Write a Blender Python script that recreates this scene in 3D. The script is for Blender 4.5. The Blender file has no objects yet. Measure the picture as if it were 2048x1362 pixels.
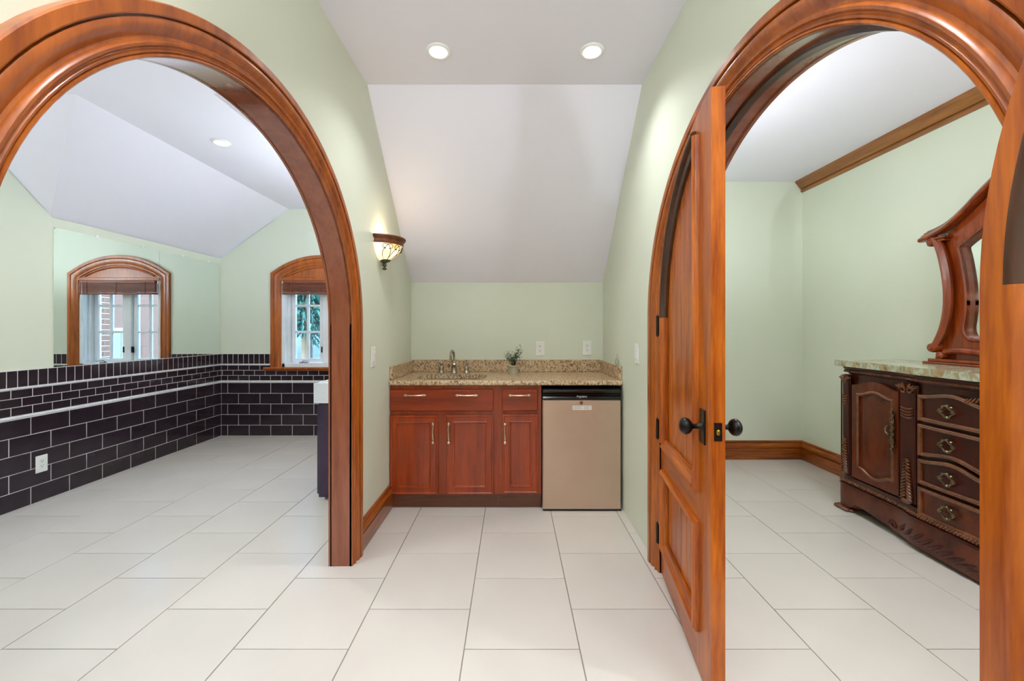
import bpy, bmesh, math, random
from mathutils import Vector, Matrix
from mathutils.geometry import tessellate_polygon
PI = math.pi
random.seed(7)
S = bpy.context.scene
C = S.collection

# ---------------------------------------------------------------- camera, world, exposure
CAM_H = 1.24
FPX = 815.0
cd = bpy.data.cameras.new('camera'); cam = bpy.data.objects.new('camera', cd); C.objects.link(cam)
cam.location = (0, 0, CAM_H); cam.rotation_euler = (PI/2, 0, 0)
cd.sensor_width = 36; cd.lens = FPX/2048*36; cd.shift_x = -0.0005; cd.shift_y = -21/2048
cd.clip_start = 0.02
S.camera = cam
S.view_settings.view_transform = 'Standard'; S.view_settings.look = 'None'
S.view_settings.gamma = 1; S.view_settings.use_curve_mapping = False
S.view_settings.exposure = 0.3
w = bpy.data.worlds.new('sky'); S.world = w; w.use_nodes = True
nt = w.node_tree; bgn = nt.nodes['Background']
sky = nt.nodes.new('ShaderNodeTexSky'); sky.sky_type = 'NISHITA'; sky.sun_disc = False
sky.sun_elevation = math.radians(38); sky.sun_rotation = math.radians(200)
nt.links.new(sky.outputs[0], bgn.inputs[0]); bgn.inputs[1].default_value = 3.0

LAMP_W = 5.0       # watts of the recessed ceiling lamps

# ---------------------------------------------------------------- materials
MAT = {}
def srgb(r, g, b):
    f = lambda c: (c/255)/12.92 if c/255 <= 0.04045 else ((c/255+0.055)/1.055)**2.4
    return (f(r), f(g), f(b), 1)
def base(name):
    m = bpy.data.materials.new(name); m.use_nodes = True
    MAT[name] = m
    return m, m.node_tree, m.node_tree.nodes['Principled BSDF']
def plain(name, col, rough=0.5, metal=0.0, coat=0.0, var=0.06, scale=6.0, bump=0.0, bscale=60, spec=0.5):
    m, t, p = base(name)
    tc = t.nodes.new('ShaderNodeTexCoord'); n = t.nodes.new('ShaderNodeTexNoise')
    n.inputs['Scale'].default_value = scale; n.inputs['Detail'].default_value = 3
    t.links.new(tc.outputs['Object'], n.inputs['Vector'])
    r = t.nodes.new('ShaderNodeValToRGB')
    c = srgb(*col)
    r.color_ramp.elements[0].position = 0.3; r.color_ramp.elements[1].position = 0.7
    r.color_ramp.elements[0].color = tuple(x*(1-var) for x in c[:3])+(1,)
    r.color_ramp.elements[1].color = tuple(min(1, x*(1+var)) for x in c[:3])+(1,)
    t.links.new(n.outputs[0], r.inputs[0]); t.links.new(r.outputs[0], p.inputs['Base Color'])
    p.inputs['Roughness'].default_value = rough; p.inputs['Metallic'].default_value = metal
    p.inputs['Coat Weight'].default_value = coat; p.inputs['Coat Roughness'].default_value = 0.12
    p.inputs['Specular IOR Level'].default_value = spec
    if bump:
        n2 = t.nodes.new('ShaderNodeTexNoise'); n2.inputs['Scale'].default_value = bscale
        t.links.new(tc.outputs['Object'], n2.inputs['Vector'])
        b = t.nodes.new('ShaderNodeBump'); b.inputs['Strength'].default_value = bump; b.inputs['Distance'].default_value = 0.002
        t.links.new(n2.outputs[0], b.inputs['Height']); t.links.new(b.outputs[0], p.inputs['Normal'])
    return m
def wood(name, dark, light, stretch=(14, 14, 1.2), rough=0.32, coat=0.4, spec=0.5, lo=0.45, hi=0.9):
    m, t, p = base(name)
    tc = t.nodes.new('ShaderNodeTexCoord'); mp = t.nodes.new('ShaderNodeMapping')
    mp.inputs['Scale'].default_value = stretch
    t.links.new(tc.outputs['Object'], mp.inputs['Vector'])
    n = t.nodes.new('ShaderNodeTexNoise'); n.inputs['Scale'].default_value = 1.6; n.inputs['Detail'].default_value = 6
    n.inputs['Roughness'].default_value = 0.6; n.inputs['Distortion'].default_value = 0.6
    t.links.new(mp.outputs[0], n.inputs['Vector'])
    n2 = t.nodes.new('ShaderNodeTexNoise'); n2.inputs['Scale'].default_value = 9; n2.inputs['Detail'].default_value = 3
    t.links.new(mp.outputs[0], n2.inputs['Vector'])
    mx = t.nodes.new('ShaderNodeMath'); mx.operation = 'MULTIPLY_ADD'; mx.inputs[1].default_value = 0.35
    t.links.new(n2.outputs[0], mx.inputs[0]); t.links.new(n.outputs[0], mx.inputs[2])
    r = t.nodes.new('ShaderNodeValToRGB')
    r.color_ramp.elements[0].position = lo; r.color_ramp.elements[1].position = hi
    r.color_ramp.elements[0].color = srgb(*dark); r.color_ramp.elements[1].color = srgb(*light)
    t.links.new(mx.outputs[0], r.inputs[0]); t.links.new(r.outputs[0], p.inputs['Base Color'])
    p.inputs['Roughness'].default_value = rough
    p.inputs['Specular IOR Level'].default_value = spec
    p.inputs['Coat Weight'].default_value = coat; p.inputs['Coat Roughness'].default_value = 0.1
    return m
def emit(name, col, strength, basecol=(255, 255, 255)):
    m, t, p = base(name)
    p.inputs['Base Color'].default_value = srgb(*basecol)
    p.inputs['Emission Color'].default_value = srgb(*col); p.inputs['Emission Strength'].default_value = strength
    return m
def granite(name, cols, scale=55, rough=0.18):
    m, t, p = base(name)
    tc = t.nodes.new('ShaderNodeTexCoord'); mp = t.nodes.new('ShaderNodeMapping')
    mp.inputs['Rotation'].default_value = (0.3, 0.5, 0.2); mp.inputs['Scale'].default_value = (1, 1, 0.6)
    t.links.new(tc.outputs['Object'], mp.inputs['Vector'])
    n = t.nodes.new('ShaderNodeTexNoise'); n.inputs['Scale'].default_value = scale; n.inputs['Detail'].default_value = 5
    n.inputs['Roughness'].default_value = 0.7; n.inputs['Distortion'].default_value = 0.8
    t.links.new(mp.outputs[0], n.inputs['Vector'])
    r = t.nodes.new('ShaderNodeValToRGB'); cr = r.color_ramp
    while len(cr.elements) < len(cols): cr.elements.new(0.5)
    for e, (ps, c) in zip(cr.elements, cols): e.position = ps; e.color = srgb(*c)
    t.links.new(n.outputs[0], r.inputs[0]); t.links.new(r.outputs[0], p.inputs['Base Color'])
    p.inputs['Roughness'].default_value = rough
    return m

plain('wall_paint', (219, 224, 205), 0.55, var=0.02, scale=1.5, bump=0.05, bscale=220)
plain('ceiling_paint', (238, 235, 245), 0.6, var=0.015, scale=1.2, bump=0.04, bscale=200)
plain('floor_tile', (207, 200, 191), 0.22, var=0.03, scale=2.2, spec=0.45)
plain('grout_floor', (128, 122, 112), 0.85, var=0.1, scale=30)
plain('black_tile', (44, 34, 40), 0.10, var=0.3, scale=7, bump=0.25, bscale=14)
plain('grout_wall', (226, 216, 216), 0.8)
plain('liner_stone', (222, 226, 228), 0.3, var=0.12, scale=40)
wood('trim_wood', (126, 54, 4), (186, 98, 20), stretch=(9, 9, 1.2), coat=.3)
wood('trim_wood_xy', (108, 44, 4), (178, 94, 22), stretch=(1.4, 1.4, 16), coat=.3, lo=.5, hi=.86)
wood('reveal_wood', (128, 62, 34), (158, 88, 54), rough=0.16, coat=0.8)
wood('door_wood', (136, 54, 3), (202, 108, 18), coat=0.15, lo=.5, hi=.88)
wood('door_wood_h', (134, 54, 3), (196, 102, 18), stretch=(1.2, 14, 14), coat=0.15, lo=.5, hi=.88)
wood('moulding_dark', (46, 20, 6), (80, 40, 14), coat=0.3)
wood('crown_wood', (118, 66, 16), (158, 98, 36), stretch=(14, 1.2, 14))
wood('cabinet_wood', (124, 38, 2), (170, 66, 10), rough=0.28, coat=0.3)
wood('cabinet_wood_h', (114, 32, 2), (152, 54, 8), stretch=(1.2, 14, 14), rough=0.28, coat=0.3)
wood('toe_wood', (84, 40, 20), (112, 60, 34), stretch=(1.2, 14, 14))
wood('dresser_wood', (38, 6, 1), (76, 20, 6), rough=0.3, coat=0.12, spec=.35)
wood('dresser_panel', (58, 16, 2), (112, 46, 12), stretch=(5, 5, 2), rough=0.28, coat=0.15, spec=.35)
wood('dresser_carving', (76, 34, 14), (132, 78, 44), stretch=(14, 14, 14), rough=0.32, coat=.3)
wood('mirror_wood', (96, 28, 4), (150, 62, 16), rough=0.25, coat=0.4)
wood('blind_wood', (96, 40, 20), (152, 84, 54), stretch=(1.2, 14, 14), rough=.5, coat=0)
plain('vanity_wood', (58, 42, 66), 0.15, var=.1)
granite('granite', [(0.33, (64, 46, 38)), (0.42, (136, 104, 78)), (0.49, (190, 160, 124)), (0.58, (220, 196, 160)), (0.7, (170, 136, 104))], scale=85)
granite('marble', [(0.34, (120, 100, 72)), (0.44, (176, 150, 108)), (0.5, (150, 160, 138)), (0.6, (196, 196, 172)), (0.72, (168, 122, 76))], scale=24)
plain('steel_door', (208, 182, 162), 0.4, metal=0.75, var=0.03)
plain('steel', (200, 200, 200), 0.2, metal=1.0)
plain('nickel', (176, 168, 158), 0.22, metal=1.0)
plain('pull_metal', (214, 196, 176), 0.25, metal=1.0)
plain('antique_pewter', (118, 104, 80), 0.35, metal=0.9, var=0.3, scale=60)
plain('black_plastic', (14, 13, 13), 0.15)
plain('black_iron', (20, 17, 15), 0.3, metal=0.4)
plain('brass', (196, 150, 60), 0.3, metal=1.0)
plain('white_plastic', (238, 238, 232), 0.35)
plain('white_paint', (240, 243, 246), 0.35)
plain('ceramic', (240, 242, 246), 0.08)
plain('slot_dark', (60, 58, 52), 0.6)
plain('sticker', (232, 224, 214), 0.5)
plain('sticker_print', (150, 146, 142), 0.6)
plain('logo_silver', (205, 205, 205), 0.3, metal=0.6)
plain('pot_clay', (186, 178, 154), 0.5)
plain('soil', (50, 36, 26), 0.9)
plain('stem_brown', (74, 58, 38), 0.8)
plain('leaf_green', (84, 104, 74), 0.5, var=0.3, scale=40)
plain('leaf_pale', (172, 186, 160), 0.5, var=0.2, scale=40)
plain('bronze', (112, 62, 36), 0.45, metal=0.3, var=0.35, scale=40, bump=0.5, bscale=90)
plain('verdigris', (84, 86, 58), 0.55, metal=0.3, var=0.3, scale=60)
plain('iron_wire', (66, 52, 34), 0.5, metal=0.5)
plain('brick', (140, 96, 80), 0.85, var=0.2, scale=5)
plain('mortar', (214, 206, 196), 0.9)
plain('siding', (74, 54, 52), 0.8)
plain('roof_slate', (84, 96, 110), 0.8)
plain('tree_leaf', (40, 84, 80), 0.6, var=0.35, scale=1.5)
plain('frame_grey', (112, 118, 124), .7)
plain('bark', (92, 84, 76), 0.9)
plain('driveway', (58, 70, 78), 0.9, var=0.1, scale=0.4)
plain('cord_white', (205, 205, 205), 0.6)
plain('conifer_dark', (30, 66, 64), 0.6, var=0.4, scale=1.2)
emit('lens_glow', (255, 250, 240), 9.0)
m, t, p = base('mirror_silver')
p.inputs['Metallic'].default_value = 1; p.inputs['Roughness'].default_value = 0.0; p.inputs['Base Color'].default_value = (0.86, 0.92, 0.90, 1)
m, t, p = base('clear_glass')
p.inputs['Base Color'].default_value = (0.9, 0.97, 0.97, 1); p.inputs['Roughness'].default_value = 0.0
p.inputs['Transmission Weight'].default_value = 1.0; p.inputs['IOR'].default_value = 1.45
m, t, p = base('window_glass')
tr = t.nodes.new('ShaderNodeBsdfTransparent'); tr.inputs[0].default_value = (0.86, 0.95, 0.96, 1)
gl = t.nodes.new('ShaderNodeBsdfGlossy'); gl.inputs['Roughness'].default_value = 0.02
mx = t.nodes.new('ShaderNodeMixShader'); fr = t.nodes.new('ShaderNodeFresnel'); fr.inputs[0].default_value = 1.3
t.links.new(fr.outputs[0], mx.inputs[0]); t.links.new(tr.outputs[0], mx.inputs[1]); t.links.new(gl.outputs[0], mx.inputs[2])
t.links.new(mx.outputs[0], t.nodes['Material Output'].inputs[0])
# sconce glass: glowing cream with amber patches
m, t, p = base('sconce_glass')
tc = t.nodes.new('ShaderNodeTexCoord'); n = t.nodes.new('ShaderNodeTexNoise'); n.inputs['Scale'].default_value = 9
t.links.new(tc.outputs['Object'], n.inputs['Vector'])
r = t.nodes.new('ShaderNodeValToRGB'); r.color_ramp.elements[0].position = 0.35; r.color_ramp.elements[1].position = 0.55
r.color_ramp.elements[0].color = srgb(248, 190, 110); r.color_ramp.elements[1].color = srgb(255, 240, 205)
t.links.new(n.outputs[0], r.inputs[0]); t.links.new(r.outputs[0], p.inputs['Base Color']); t.links.new(r.outputs[0], p.inputs['Emission Color'])
p.inputs['Emission Strength'].default_value = 0.85; p.inputs['Roughness'].default_value = 0.3

# ---------------------------------------------------------------- mesh helpers
def wloc(o):
    v = Vector((0, 0, 0))
    while o is not None:
        v += o.location; o = o.parent
    return v
class MB:
    def __init__(s): s.v = []; s.f = []
    def add(s, vs, fs):
        k = len(s.v); s.v += [tuple(a) for a in vs]; s.f += [tuple(i+k for i in f) for f in fs]; return s
    def box(s, x0, x1, y0, y1, z0, z1, c=0.0):
        if x0 > x1: x0, x1 = x1, x0
        if y0 > y1: y0, y1 = y1, y0
        if z0 > z1: z0, z1 = z1, z0
        if c <= 0:
            vs = [(x, y, z) for z in (z0, z1) for y in (y0, y1) for x in (x0, x1)]
            return s.add(vs, [(0, 2, 3, 1), (4, 5, 7, 6), (0, 1, 5, 4), (2, 6, 7, 3), (0, 4, 6, 2), (1, 3, 7, 5)])
        bm = bmesh.new(); bmesh.ops.create_cube(bm, size=1)
        for v in bm.verts:
            v.co = (x0+(v.co.x+.5)*(x1-x0), y0+(v.co.y+.5)*(y1-y0), z0+(v.co.z+.5)*(z1-z0))
        bmesh.ops.bevel(bm, geom=bm.edges[:], offset=c, segments=1, affect='EDGES')
        bm.verts.index_update()
        s.add([v.co.copy() for v in bm.verts], [[v.index for v in f.verts] for f in bm.faces]); bm.free(); return s
    def tube(s, pts, r, seg=8, closed=False):
        pts = [Vector(p) for p in pts]; n = len(pts)
        rr = r if isinstance(r, (list, tuple)) else [r]*n
        up = None; rings = []
        for i in range(n):
            if closed: tg = pts[(i+1) % n]-pts[i-1]
            else: tg = pts[min(i+1, n-1)]-pts[max(i-1, 0)]
            if tg.length < 1e-9: tg = Vector((0, 0, 1))
            tg.normalize()
            if up is None:
                up = Vector((0, 0, 1)) if abs(tg.z) < 0.9 else Vector((1, 0, 0))
            up = up-tg*up.dot(tg)
            if up.length < 1e-6: up = tg.orthogonal()
            up.normalize(); b = tg.cross(up)
            rings.append([pts[i]+(up*math.cos(2*PI*k/seg)+b*math.sin(2*PI*k/seg))*rr[i] for k in range(seg)])
        vs = [v for ring in rings for v in ring]; fs = []
        m = n if closed else n-1
        for i in range(m):
            j = (i+1) % n
            for k in range(seg):
                k2 = (k+1) % seg
                fs.append((i*seg+k, i*seg+k2, j*seg+k2, j*seg+k))
        if not closed:
            fs.append(tuple(range(seg-1, -1, -1))); fs.append(tuple((n-1)*seg+k for k in range(seg)))
        return s.add(vs, fs)
    def lathe(s, prof, c=(0, 0, 0), axis='Z', a0=0, a1=2*PI, seg=24, cap=True):
        full = abs(a1-a0-2*PI) < 1e-6; n = seg if full else seg+1
        vs = []; fs = []
        for (r, z) in prof:
            for k in range(n):
                a = a0+(a1-a0)*k/seg
                x, y = r*math.cos(a), r*math.sin(a)
                q = {'Z': (x, y, z), 'X': (z, x, y), 'Y': (y, z, x), '-Y': (x, -z, y), '-X': (-z, y, x)}[axis]
                vs.append((c[0]+q[0], c[1]+q[1], c[2]+q[2]))
        for i in range(len(prof)-1):
            for k in range(seg):
                k2 = (k+1) % n if full else k+1
                fs.append((i*n+k, i*n+k2, (i+1)*n+k2, (i+1)*n+k))
        if cap and full:
            if prof[0][0] > 1e-5: fs.append(tuple(range(n-1, -1, -1)))
            if prof[-1][0] > 1e-5: fs.append(tuple((len(prof)-1)*n+k for k in range(n)))
        return s.add(vs, fs)
    def ell(s, c, r, rot=None, seg=8, rings=5):
        vs = []; fs = []
        M = rot if rot is not None else Matrix.Identity(3)
        c = Vector(c)
        for i in range(rings+1):
            th = PI*i/rings
            for k in range(seg):
                a = 2*PI*k/seg
                vs.append(c+M @ Vector((r[0]*math.sin(th)*math.cos(a), r[1]*math.sin(th)*math.sin(a), r[2]*math.cos(th))))
        for i in range(rings):
            for k in range(seg):
                k2 = (k+1) % seg
                fs.append((i*seg+k, (i+1)*seg+k, (i+1)*seg+k2, i*seg+k2))
        return s.add(vs, fs)
    def poly(s, loops, fn, d0, d1):
        """loops[0] outline, the rest holes: 2D points; fn(a,b,d)->xyz; extruded from d0 to d1"""
        flat = [p for l in loops for p in l]
        tris = tessellate_polygon([[Vector((p[0], p[1], 0)) for p in l] for l in loops])
        n = len(flat); vs = [fn(p[0], p[1], d0) for p in flat]+[fn(p[0], p[1], d1) for p in flat]
        fs = [tuple(t) for t in tris]+[(t[2]+n, t[1]+n, t[0]+n) for t in tris]
        k = 0
        for l in loops:
            m = len(l)
            for i in range(m):
                j = (i+1) % m
                fs.append((k+i, k+j, k+j+n, k+i+n))
            k += m
        return s.add(vs, fs)
    def sweep(s, path, prof, fn, closed=False, caps=True):
        """path: 2D points; prof: (offset to the left of the path, height); fn(a,b,h)->xyz"""
        n = len(path); P = [Vector(p) for p in path]; vs = []; fs = []; m = len(prof)
        for i in range(n):
            if closed: d1 = P[i]-P[i-1]; d2 = P[(i+1) % n]-P[i]
            else:
                d1 = P[i]-P[i-1] if i > 0 else P[1]-P[0]
                d2 = P[i+1]-P[i] if i < n-1 else d1
            d1 = d1.normalized(); d2 = d2.normalized()
            n1 = Vector((-d1.y, d1.x)); n2 = Vector((-d2.y, d2.x))
            b = n1+n2
            b = n1 if b.length < 1e-6 else b.normalized()
            k = 1/max(0.35, b.dot(n1))
            for (o, h) in prof:
                q = P[i]+b*(o*k); vs.append(fn(q.x, q.y, h))
        mm = n if closed else n-1
        for i in range(mm):
            j = (i+1) % n
            for k in range(m-1):
                fs.append((i*m+k, i*m+k+1, j*m+k+1, j*m+k))
        if caps and not closed:
            for base_i in (0, n-1):
                tr = tessellate_polygon([[Vector((o, h, 0)) for (o, h) in prof]])
                fs += [tuple(base_i*m+k for k in t) for t in tr]
        return s.add(vs, fs)
    def build(s, name, mat, parent=None, local=False, smooth=True, ang=35):
        me = bpy.data.meshes.new(name)
        off = Vector((0, 0, 0))
        if parent is not None and not local: off = wloc(parent)
        if parent is None and not local:
            xs = [v[0] for v in s.v]; ys = [v[1] for v in s.v]; zs = [v[2] for v in s.v]
            off = Vector(((min(xs)+max(xs))/2, (min(ys)+max(ys))/2, min(zs)))
        me.from_pydata([(v[0]-off.x, v[1]-off.y, v[2]-off.z) for v in s.v], [], s.f)
        bm = bmesh.new(); bm.from_mesh(me)
        bmesh.ops.remove_doubles(bm, verts=bm.verts, dist=1e-6)
        bmesh.ops.recalc_face_normals(bm, faces=bm.faces); bm.to_mesh(me); bm.free()
        me.materials.append(MAT[mat])
        if smooth:
            me.polygons.foreach_set('use_smooth', [True]*len(me.polygons))
            me.set_sharp_from_angle(angle=math.radians(ang))
        o = bpy.data.objects.new(name, me); C.objects.link(o)
        if parent is not None: o.parent = parent
        else: o.location = off
        return o
def tag(o, label=None, cat=None, group=None, kind=None):
    if label: o['label'] = label
    if cat: o['category'] = cat
    if group: o['group'] = group
    if kind: o['kind'] = kind
    return o
def thing(name, label, cat, loc, group=None, rz=0, kind=None):
    o = bpy.data.objects.new(name, None); C.objects.link(o); o.location = loc; o.rotation_euler = (0, 0, rz)
    o.empty_display_size = 0.1
    return tag(o, label, cat, group, kind)
def struct(mb, name, mat, label=None, cat=None, smooth=False):
    o = mb.build(name, mat, smooth=smooth); o['kind'] = 'structure'
    return tag(o, label, cat)
YZ = lambda x: (lambda a, b, d: (d, a, b))
fYZ = lambda a, b, d: (d, a, b)       # a=Y b=Z d=X
fXZ = lambda a, b, d: (a, d, b)       # a=X b=Z d=Y
fXY = lambda a, b, d: (a, b, d)
def arc(cx, cy, r, a0, a1, n):
    return [(cx+r*math.cos(a0+(a1-a0)*i/n), cy+r*math.sin(a0+(a1-a0)*i/n)) for i in range(n+1)]

# ---------------------------------------------------------------- room dimensions
XL, XR = -0.855, 0.762            # hall walls
XLB, XRB = -0.95, 0.89            # their far faces
YN = 3.438                        # niche back wall
ZC = 2.685                        # hall flat ceiling
YB = -2.6                         # wall behind the camera
XLR = -3.43                      # left room, left wall
YLF = 4.79                        # left room, far wall
ZK = 2.08                         # left room knee height
XRR = 2.785; YRF = 3.917; ZR = 2.667
LA = (1.39, 1.27, 0.748)         # left arch: centre Y, spring Z, radius
RA = (1.33, 1.30, 0.750)         # right arch
def arch_path(A, dr=0, n=48):
    cy, cz, r = A; r += dr
    return [(cy-r, 0)]+arc(cy, cz, r, PI, 0, n)+[(cy+r, 0)]

# ---------------------------------------------------------------- floor
slab = MB().box(-3.5, 2.95, YB-0.1, 5.0, -0.12, -0.002)
floor = struct(slab, 'floor', 'grout_floor', 'off-white square floor tiles laid with staggered joints', 'floor')
PX, PY, GR = 0.4495, 0.4525, 0.004
def tile_mesh(wx, wy, th=0.012, c=0.0012):
    mb = MB(); x, y = wx/2, wy/2
    vs = []
    for (z, i) in ((-th, 0), (-c, 0), (0, c)):
        vs += [(-x+i, -y+i, z), (x-i, -y+i, z), (x-i, y-i, z), (-x+i, y-i, z)]
    fs = [(8, 9, 10, 11)]
    for a in (0, 4):
        fs += [(a+k, a+(k+1) % 4, a+4+(k+1) % 4, a+4+k) for k in range(4)]
    me = bpy.data.meshes.new('tile'); me.from_pydata(vs, [], fs); me.materials.append(MAT['floor_tile'])
    return me
full_tile = tile_mesh(PX-GR, PY-GR)
def room_at(x, y):
    return (XLR <= x <= XLB and y < YLF) or (XL <= x <= XR and y < YN) or (XRB <= x <= XRR and y < YRF) or (XLB < x < XL and y < YLF) or (XR < x < XRB and y < YRF)
for i in range(-9, 7):
    x0 = 0.2615+i*PX; x1 = x0+PX
    for j in range(-11, 8):
        y0 = 2.0375+j*PY+(0 if i % 2 else PY/2); y1 = y0+PY
        if not any(room_at(x, y) for x in (x0+.02, (x0+x1)/2, x1-.02) for y in (y0+.02, y1-.02)): continue
        a0, a1 = max(x0, XLR), min(x1, XRR); b0, b1 = max(y0, YB), min(y1, YLF)
        if a1-a0 < 0.03 or b1-b0 < 0.03: continue
        whole = a1-a0 > PX-1e-4 and b1-b0 > PY-1e-4
        me = full_tile if whole else tile_mesh(a1-a0-GR, b1-b0-GR)
        o = bpy.data.objects.new('tile', me); C.objects.link(o); o.parent = floor
        o.location = Vector(((a0+a1)/2, (b0+b1)/2, random.uniform(-0.0004, 0.0002)))-floor.location

# ---------------------------------------------------------------- walls
def arched_wall(A, y0, y1, top, d0, d1, name, label):
    n = 48; a = arch_path(A, 0.018, n)
    out = [(y0, 0)]+a+[(y1, 0)]+top
    return struct(MB().poly([out], fYZ, d0, d1), name, 'wall_paint', label, 'wall')
arched_wall(LA, YB, YLF, [(YLF, ZK+.04), (3.02, ZK+.04), (2.46, ZC), (YB, ZC)], XL, XLB, 'wall_left', 'sage green wall pierced by the open wooden archway')
arched_wall(RA, YB, YRF+.05, [(YRF+.05, ZC), (YB, ZC)], XR, XRB, 'wall_right', 'sage green wall around the arched double doorway')
struct(MB().box(XLB+.001, XRB-.001, YN, YN+.1, 0, 1.72), 'wall_niche', 'wall_paint', 'low sage green wall behind the wet bar', 'wall')
struct(MB().box(-3.5, 2.95, YB-.1, YB, 0, 2.8), 'wall_rear', 'wall_paint', 'sage green wall at the rear of the hall', 'wall')
lw = struct(MB().poly([[(YB, 0), (YLF, 0), (YLF, ZK), (3.035, ZK), (2.43, 2.67), (YB, 2.67)]], fYZ, XLR, XLR-.1), 'wall_left_room', 'wall_paint', 'pale green wall with black tile wainscot and mirror', 'wall')
WX, WHW = -2.235, 0.475           # window centre and half width of its opening
WZ0, WZ1 = 0.80, 1.93
fw = struct(MB().poly([[(XLR-.1, 0), (XLB, 0), (XLB, ZK), (-1.80, 2.66), (-2.63, 2.66), (XLR, ZK), (XLR-.1, ZK)],
    [(WX-WHW, WZ0), (WX+WHW, WZ0), (WX+WHW, WZ1), (WX-WHW, WZ1)]], fXZ, YLF, YLF+.2), 'wall_gable', 'wall_paint', 'green gable wall with arched window and black tile wainscot', 'wall')
struct(MB().box(XRB-.05, XRR+.1, YRF, YRF+.1, 0, 2.75), 'wall_right_room_far', 'wall_paint', 'green wall straight ahead in the right room', 'wall')
struct(MB().box(XRR, XRR+.1, YB, YRF+.05, 0, 2.75), 'wall_right_room', 'wall_paint', 'green wall behind the carved dresser', 'wall')

# ceilings (solid slabs)
def slab_quads(quads, name, label, th=0.06):
    mb = MB()
    for q in quads:
        n = len(q); vs = [Vector(v) for v in q]; up = Vector((0, 0, th))
        fs = [tuple(range(n)), tuple(range(2*n-1, n-1, -1))]+[(k, (k+1) % n, (k+1) % n+n, k+n) for k in range(n)]
        mb.add(vs+[v+up for v in vs], fs)
    return struct(mb, name, 'ceiling_paint', label, 'ceiling')
e = 0.03
slab_quads([[(XL-e, YB, ZC), (XR+e, YB, ZC), (XR+e, 2.40, ZC), (XL-e, 2.40, ZC)],
            [(XL-e, 2.40, ZC), (XR+e, 2.40, ZC), (XR+e, YN+.05, 1.64-.05), (XL-e, YN+.05, 1.64-.05)]], 'ceiling', 'white hall ceiling sloping down over the wet bar')
zf = 2.66
slab_quads([[(XLR-.05, YB, zf), (XLB+.02, YB, zf), (XLB+.02, 2.455, zf), (XLR-.05, 2.455, zf)],
            [(-2.63, 2.455, zf), (-1.80, 2.455, zf), (-1.80, YLF+.05, zf), (-2.63, YLF+.05, zf)],
            [(XLR-.02, 3.035, ZK), (-2.63, 2.455, zf), (-2.63, YLF+.05, zf), (XLR-.02, YLF+.05, ZK)],
            [(XLR-.02, 3.035, ZK), (XLR-.02, 2.455, zf), (-2.63, 2.455, zf)],
            [(XLB+.02, 3.035, ZK), (XLB+.02, YLF+.05, ZK), (-1.80, YLF+.05, zf), (-1.80, 2.455, zf)],
            [(XLB+.02, 3.035, ZK), (-1.80, 2.455, zf), (XLB+.02, 2.455, zf)]], 'ceiling_left_room', 'white vaulted dormer ceiling with sloped sides')
slab_quads([[(XRB-.02, YB, ZR), (XRR+.05, YB, ZR), (XRR+.05, YRF+.05, ZR), (XRB-.02, YRF+.05, ZR)]], 'ceiling_right_room', 'flat white ceiling above the carved dresser')

# ---------------------------------------------------------------- arch casings, jambs
CAS = [(0, 0), (0, .013), (.004, .017), (.010, .017), (.013, .013), (.016, .017), (.022, .019), (.027, .016), (.030, .016),
       (.036, .024), (.044, .026), (.050, .023), (.054, .017), (.062, .015), (.070, .018), (.080, .026), (.092, .031), (.104, .032), (.113, .029),
       (.114, .018), (.119, .018), (.120, .032), (.124, .035), (.156, .035), (.161, .031), (.161, 0)]
def scale_prof(p, k): return [(o*k, h) for o, h in p]
t1 = thing('trim_1', 'wide glossy wooden casing around the left archway', 'door casing', (XL, LA[0], 0), kind='structure')
# path runs so that the left normal points outwards (away from the opening)
CL = scale_prof(CAS, .68)
MB().sweep(arch_path(LA, 0, 64), CL, lambda a, b, h: (XL+h*.9, a, b)).build('casing', 'trim_wood', t1)
MB().sweep(arch_path(LA, 0, 64), CL, lambda a, b, h: (XLB-h*.5, a, b)).build('casing', 'trim_wood', t1)
MB().sweep(arch_path(LA, 0, 64), [(0, XL+.010), (0, XLB-.016), (.017, XLB-.016), (.017, XL+.010), (0, XL+.010)], fYZ, caps=False).build('jamb', 'reveal_wood', t1)
t2 = thing('trim_2', 'wooden casing around the right arched doorway', 'door casing', (XR, RA[0], 0), kind='structure')
CR = scale_prof(CAS, 0.735)
MB().sweep(arch_path(RA, 0, 64), CR, lambda a, b, h: (XR-h, a, b)).build('casing', 'trim_wood', t2)
MB().sweep(arch_path(RA, 0, 64), CR, lambda a, b, h: (XRB+h, a, b)).build('casing', 'trim_wood', t2)
MB().sweep(arch_path(RA, 0, 64), [(0, XR-.010), (0, XRB+.025), (.017, XRB+.025), (.017, XR-.010), (0, XR-.010)], fYZ, caps=False).build('jamb', 'reveal_wood', t2)
MB().sweep(arch_path(RA, 0, 64), [(0, .815), (-.011, .818), (-.012, .845), (0, .848), (0, .815)], fYZ, caps=False).build('door_stop', 'moulding_dark', t2)

# ---------------------------------------------------------------- baseboards and crown
BP = [(0, 0), (.018, 0), (.020, .004), (.020, .096), (.011, .099), (.011, .105), (.021, .109), (.023, .116), (.020, .130), (.013, .140), (.008, .148), (.008, .153), (.014, .157), (.014, .165), (.009, .170), (0, .170)]
def base_run(name, pts, label, mat='trim_wood_xy', k=1.0):
    return struct(MB().sweep(pts, [(o, h*k) for o, h in BP], fXY), name, mat, label, 'baseboard', smooth=True)
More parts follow.
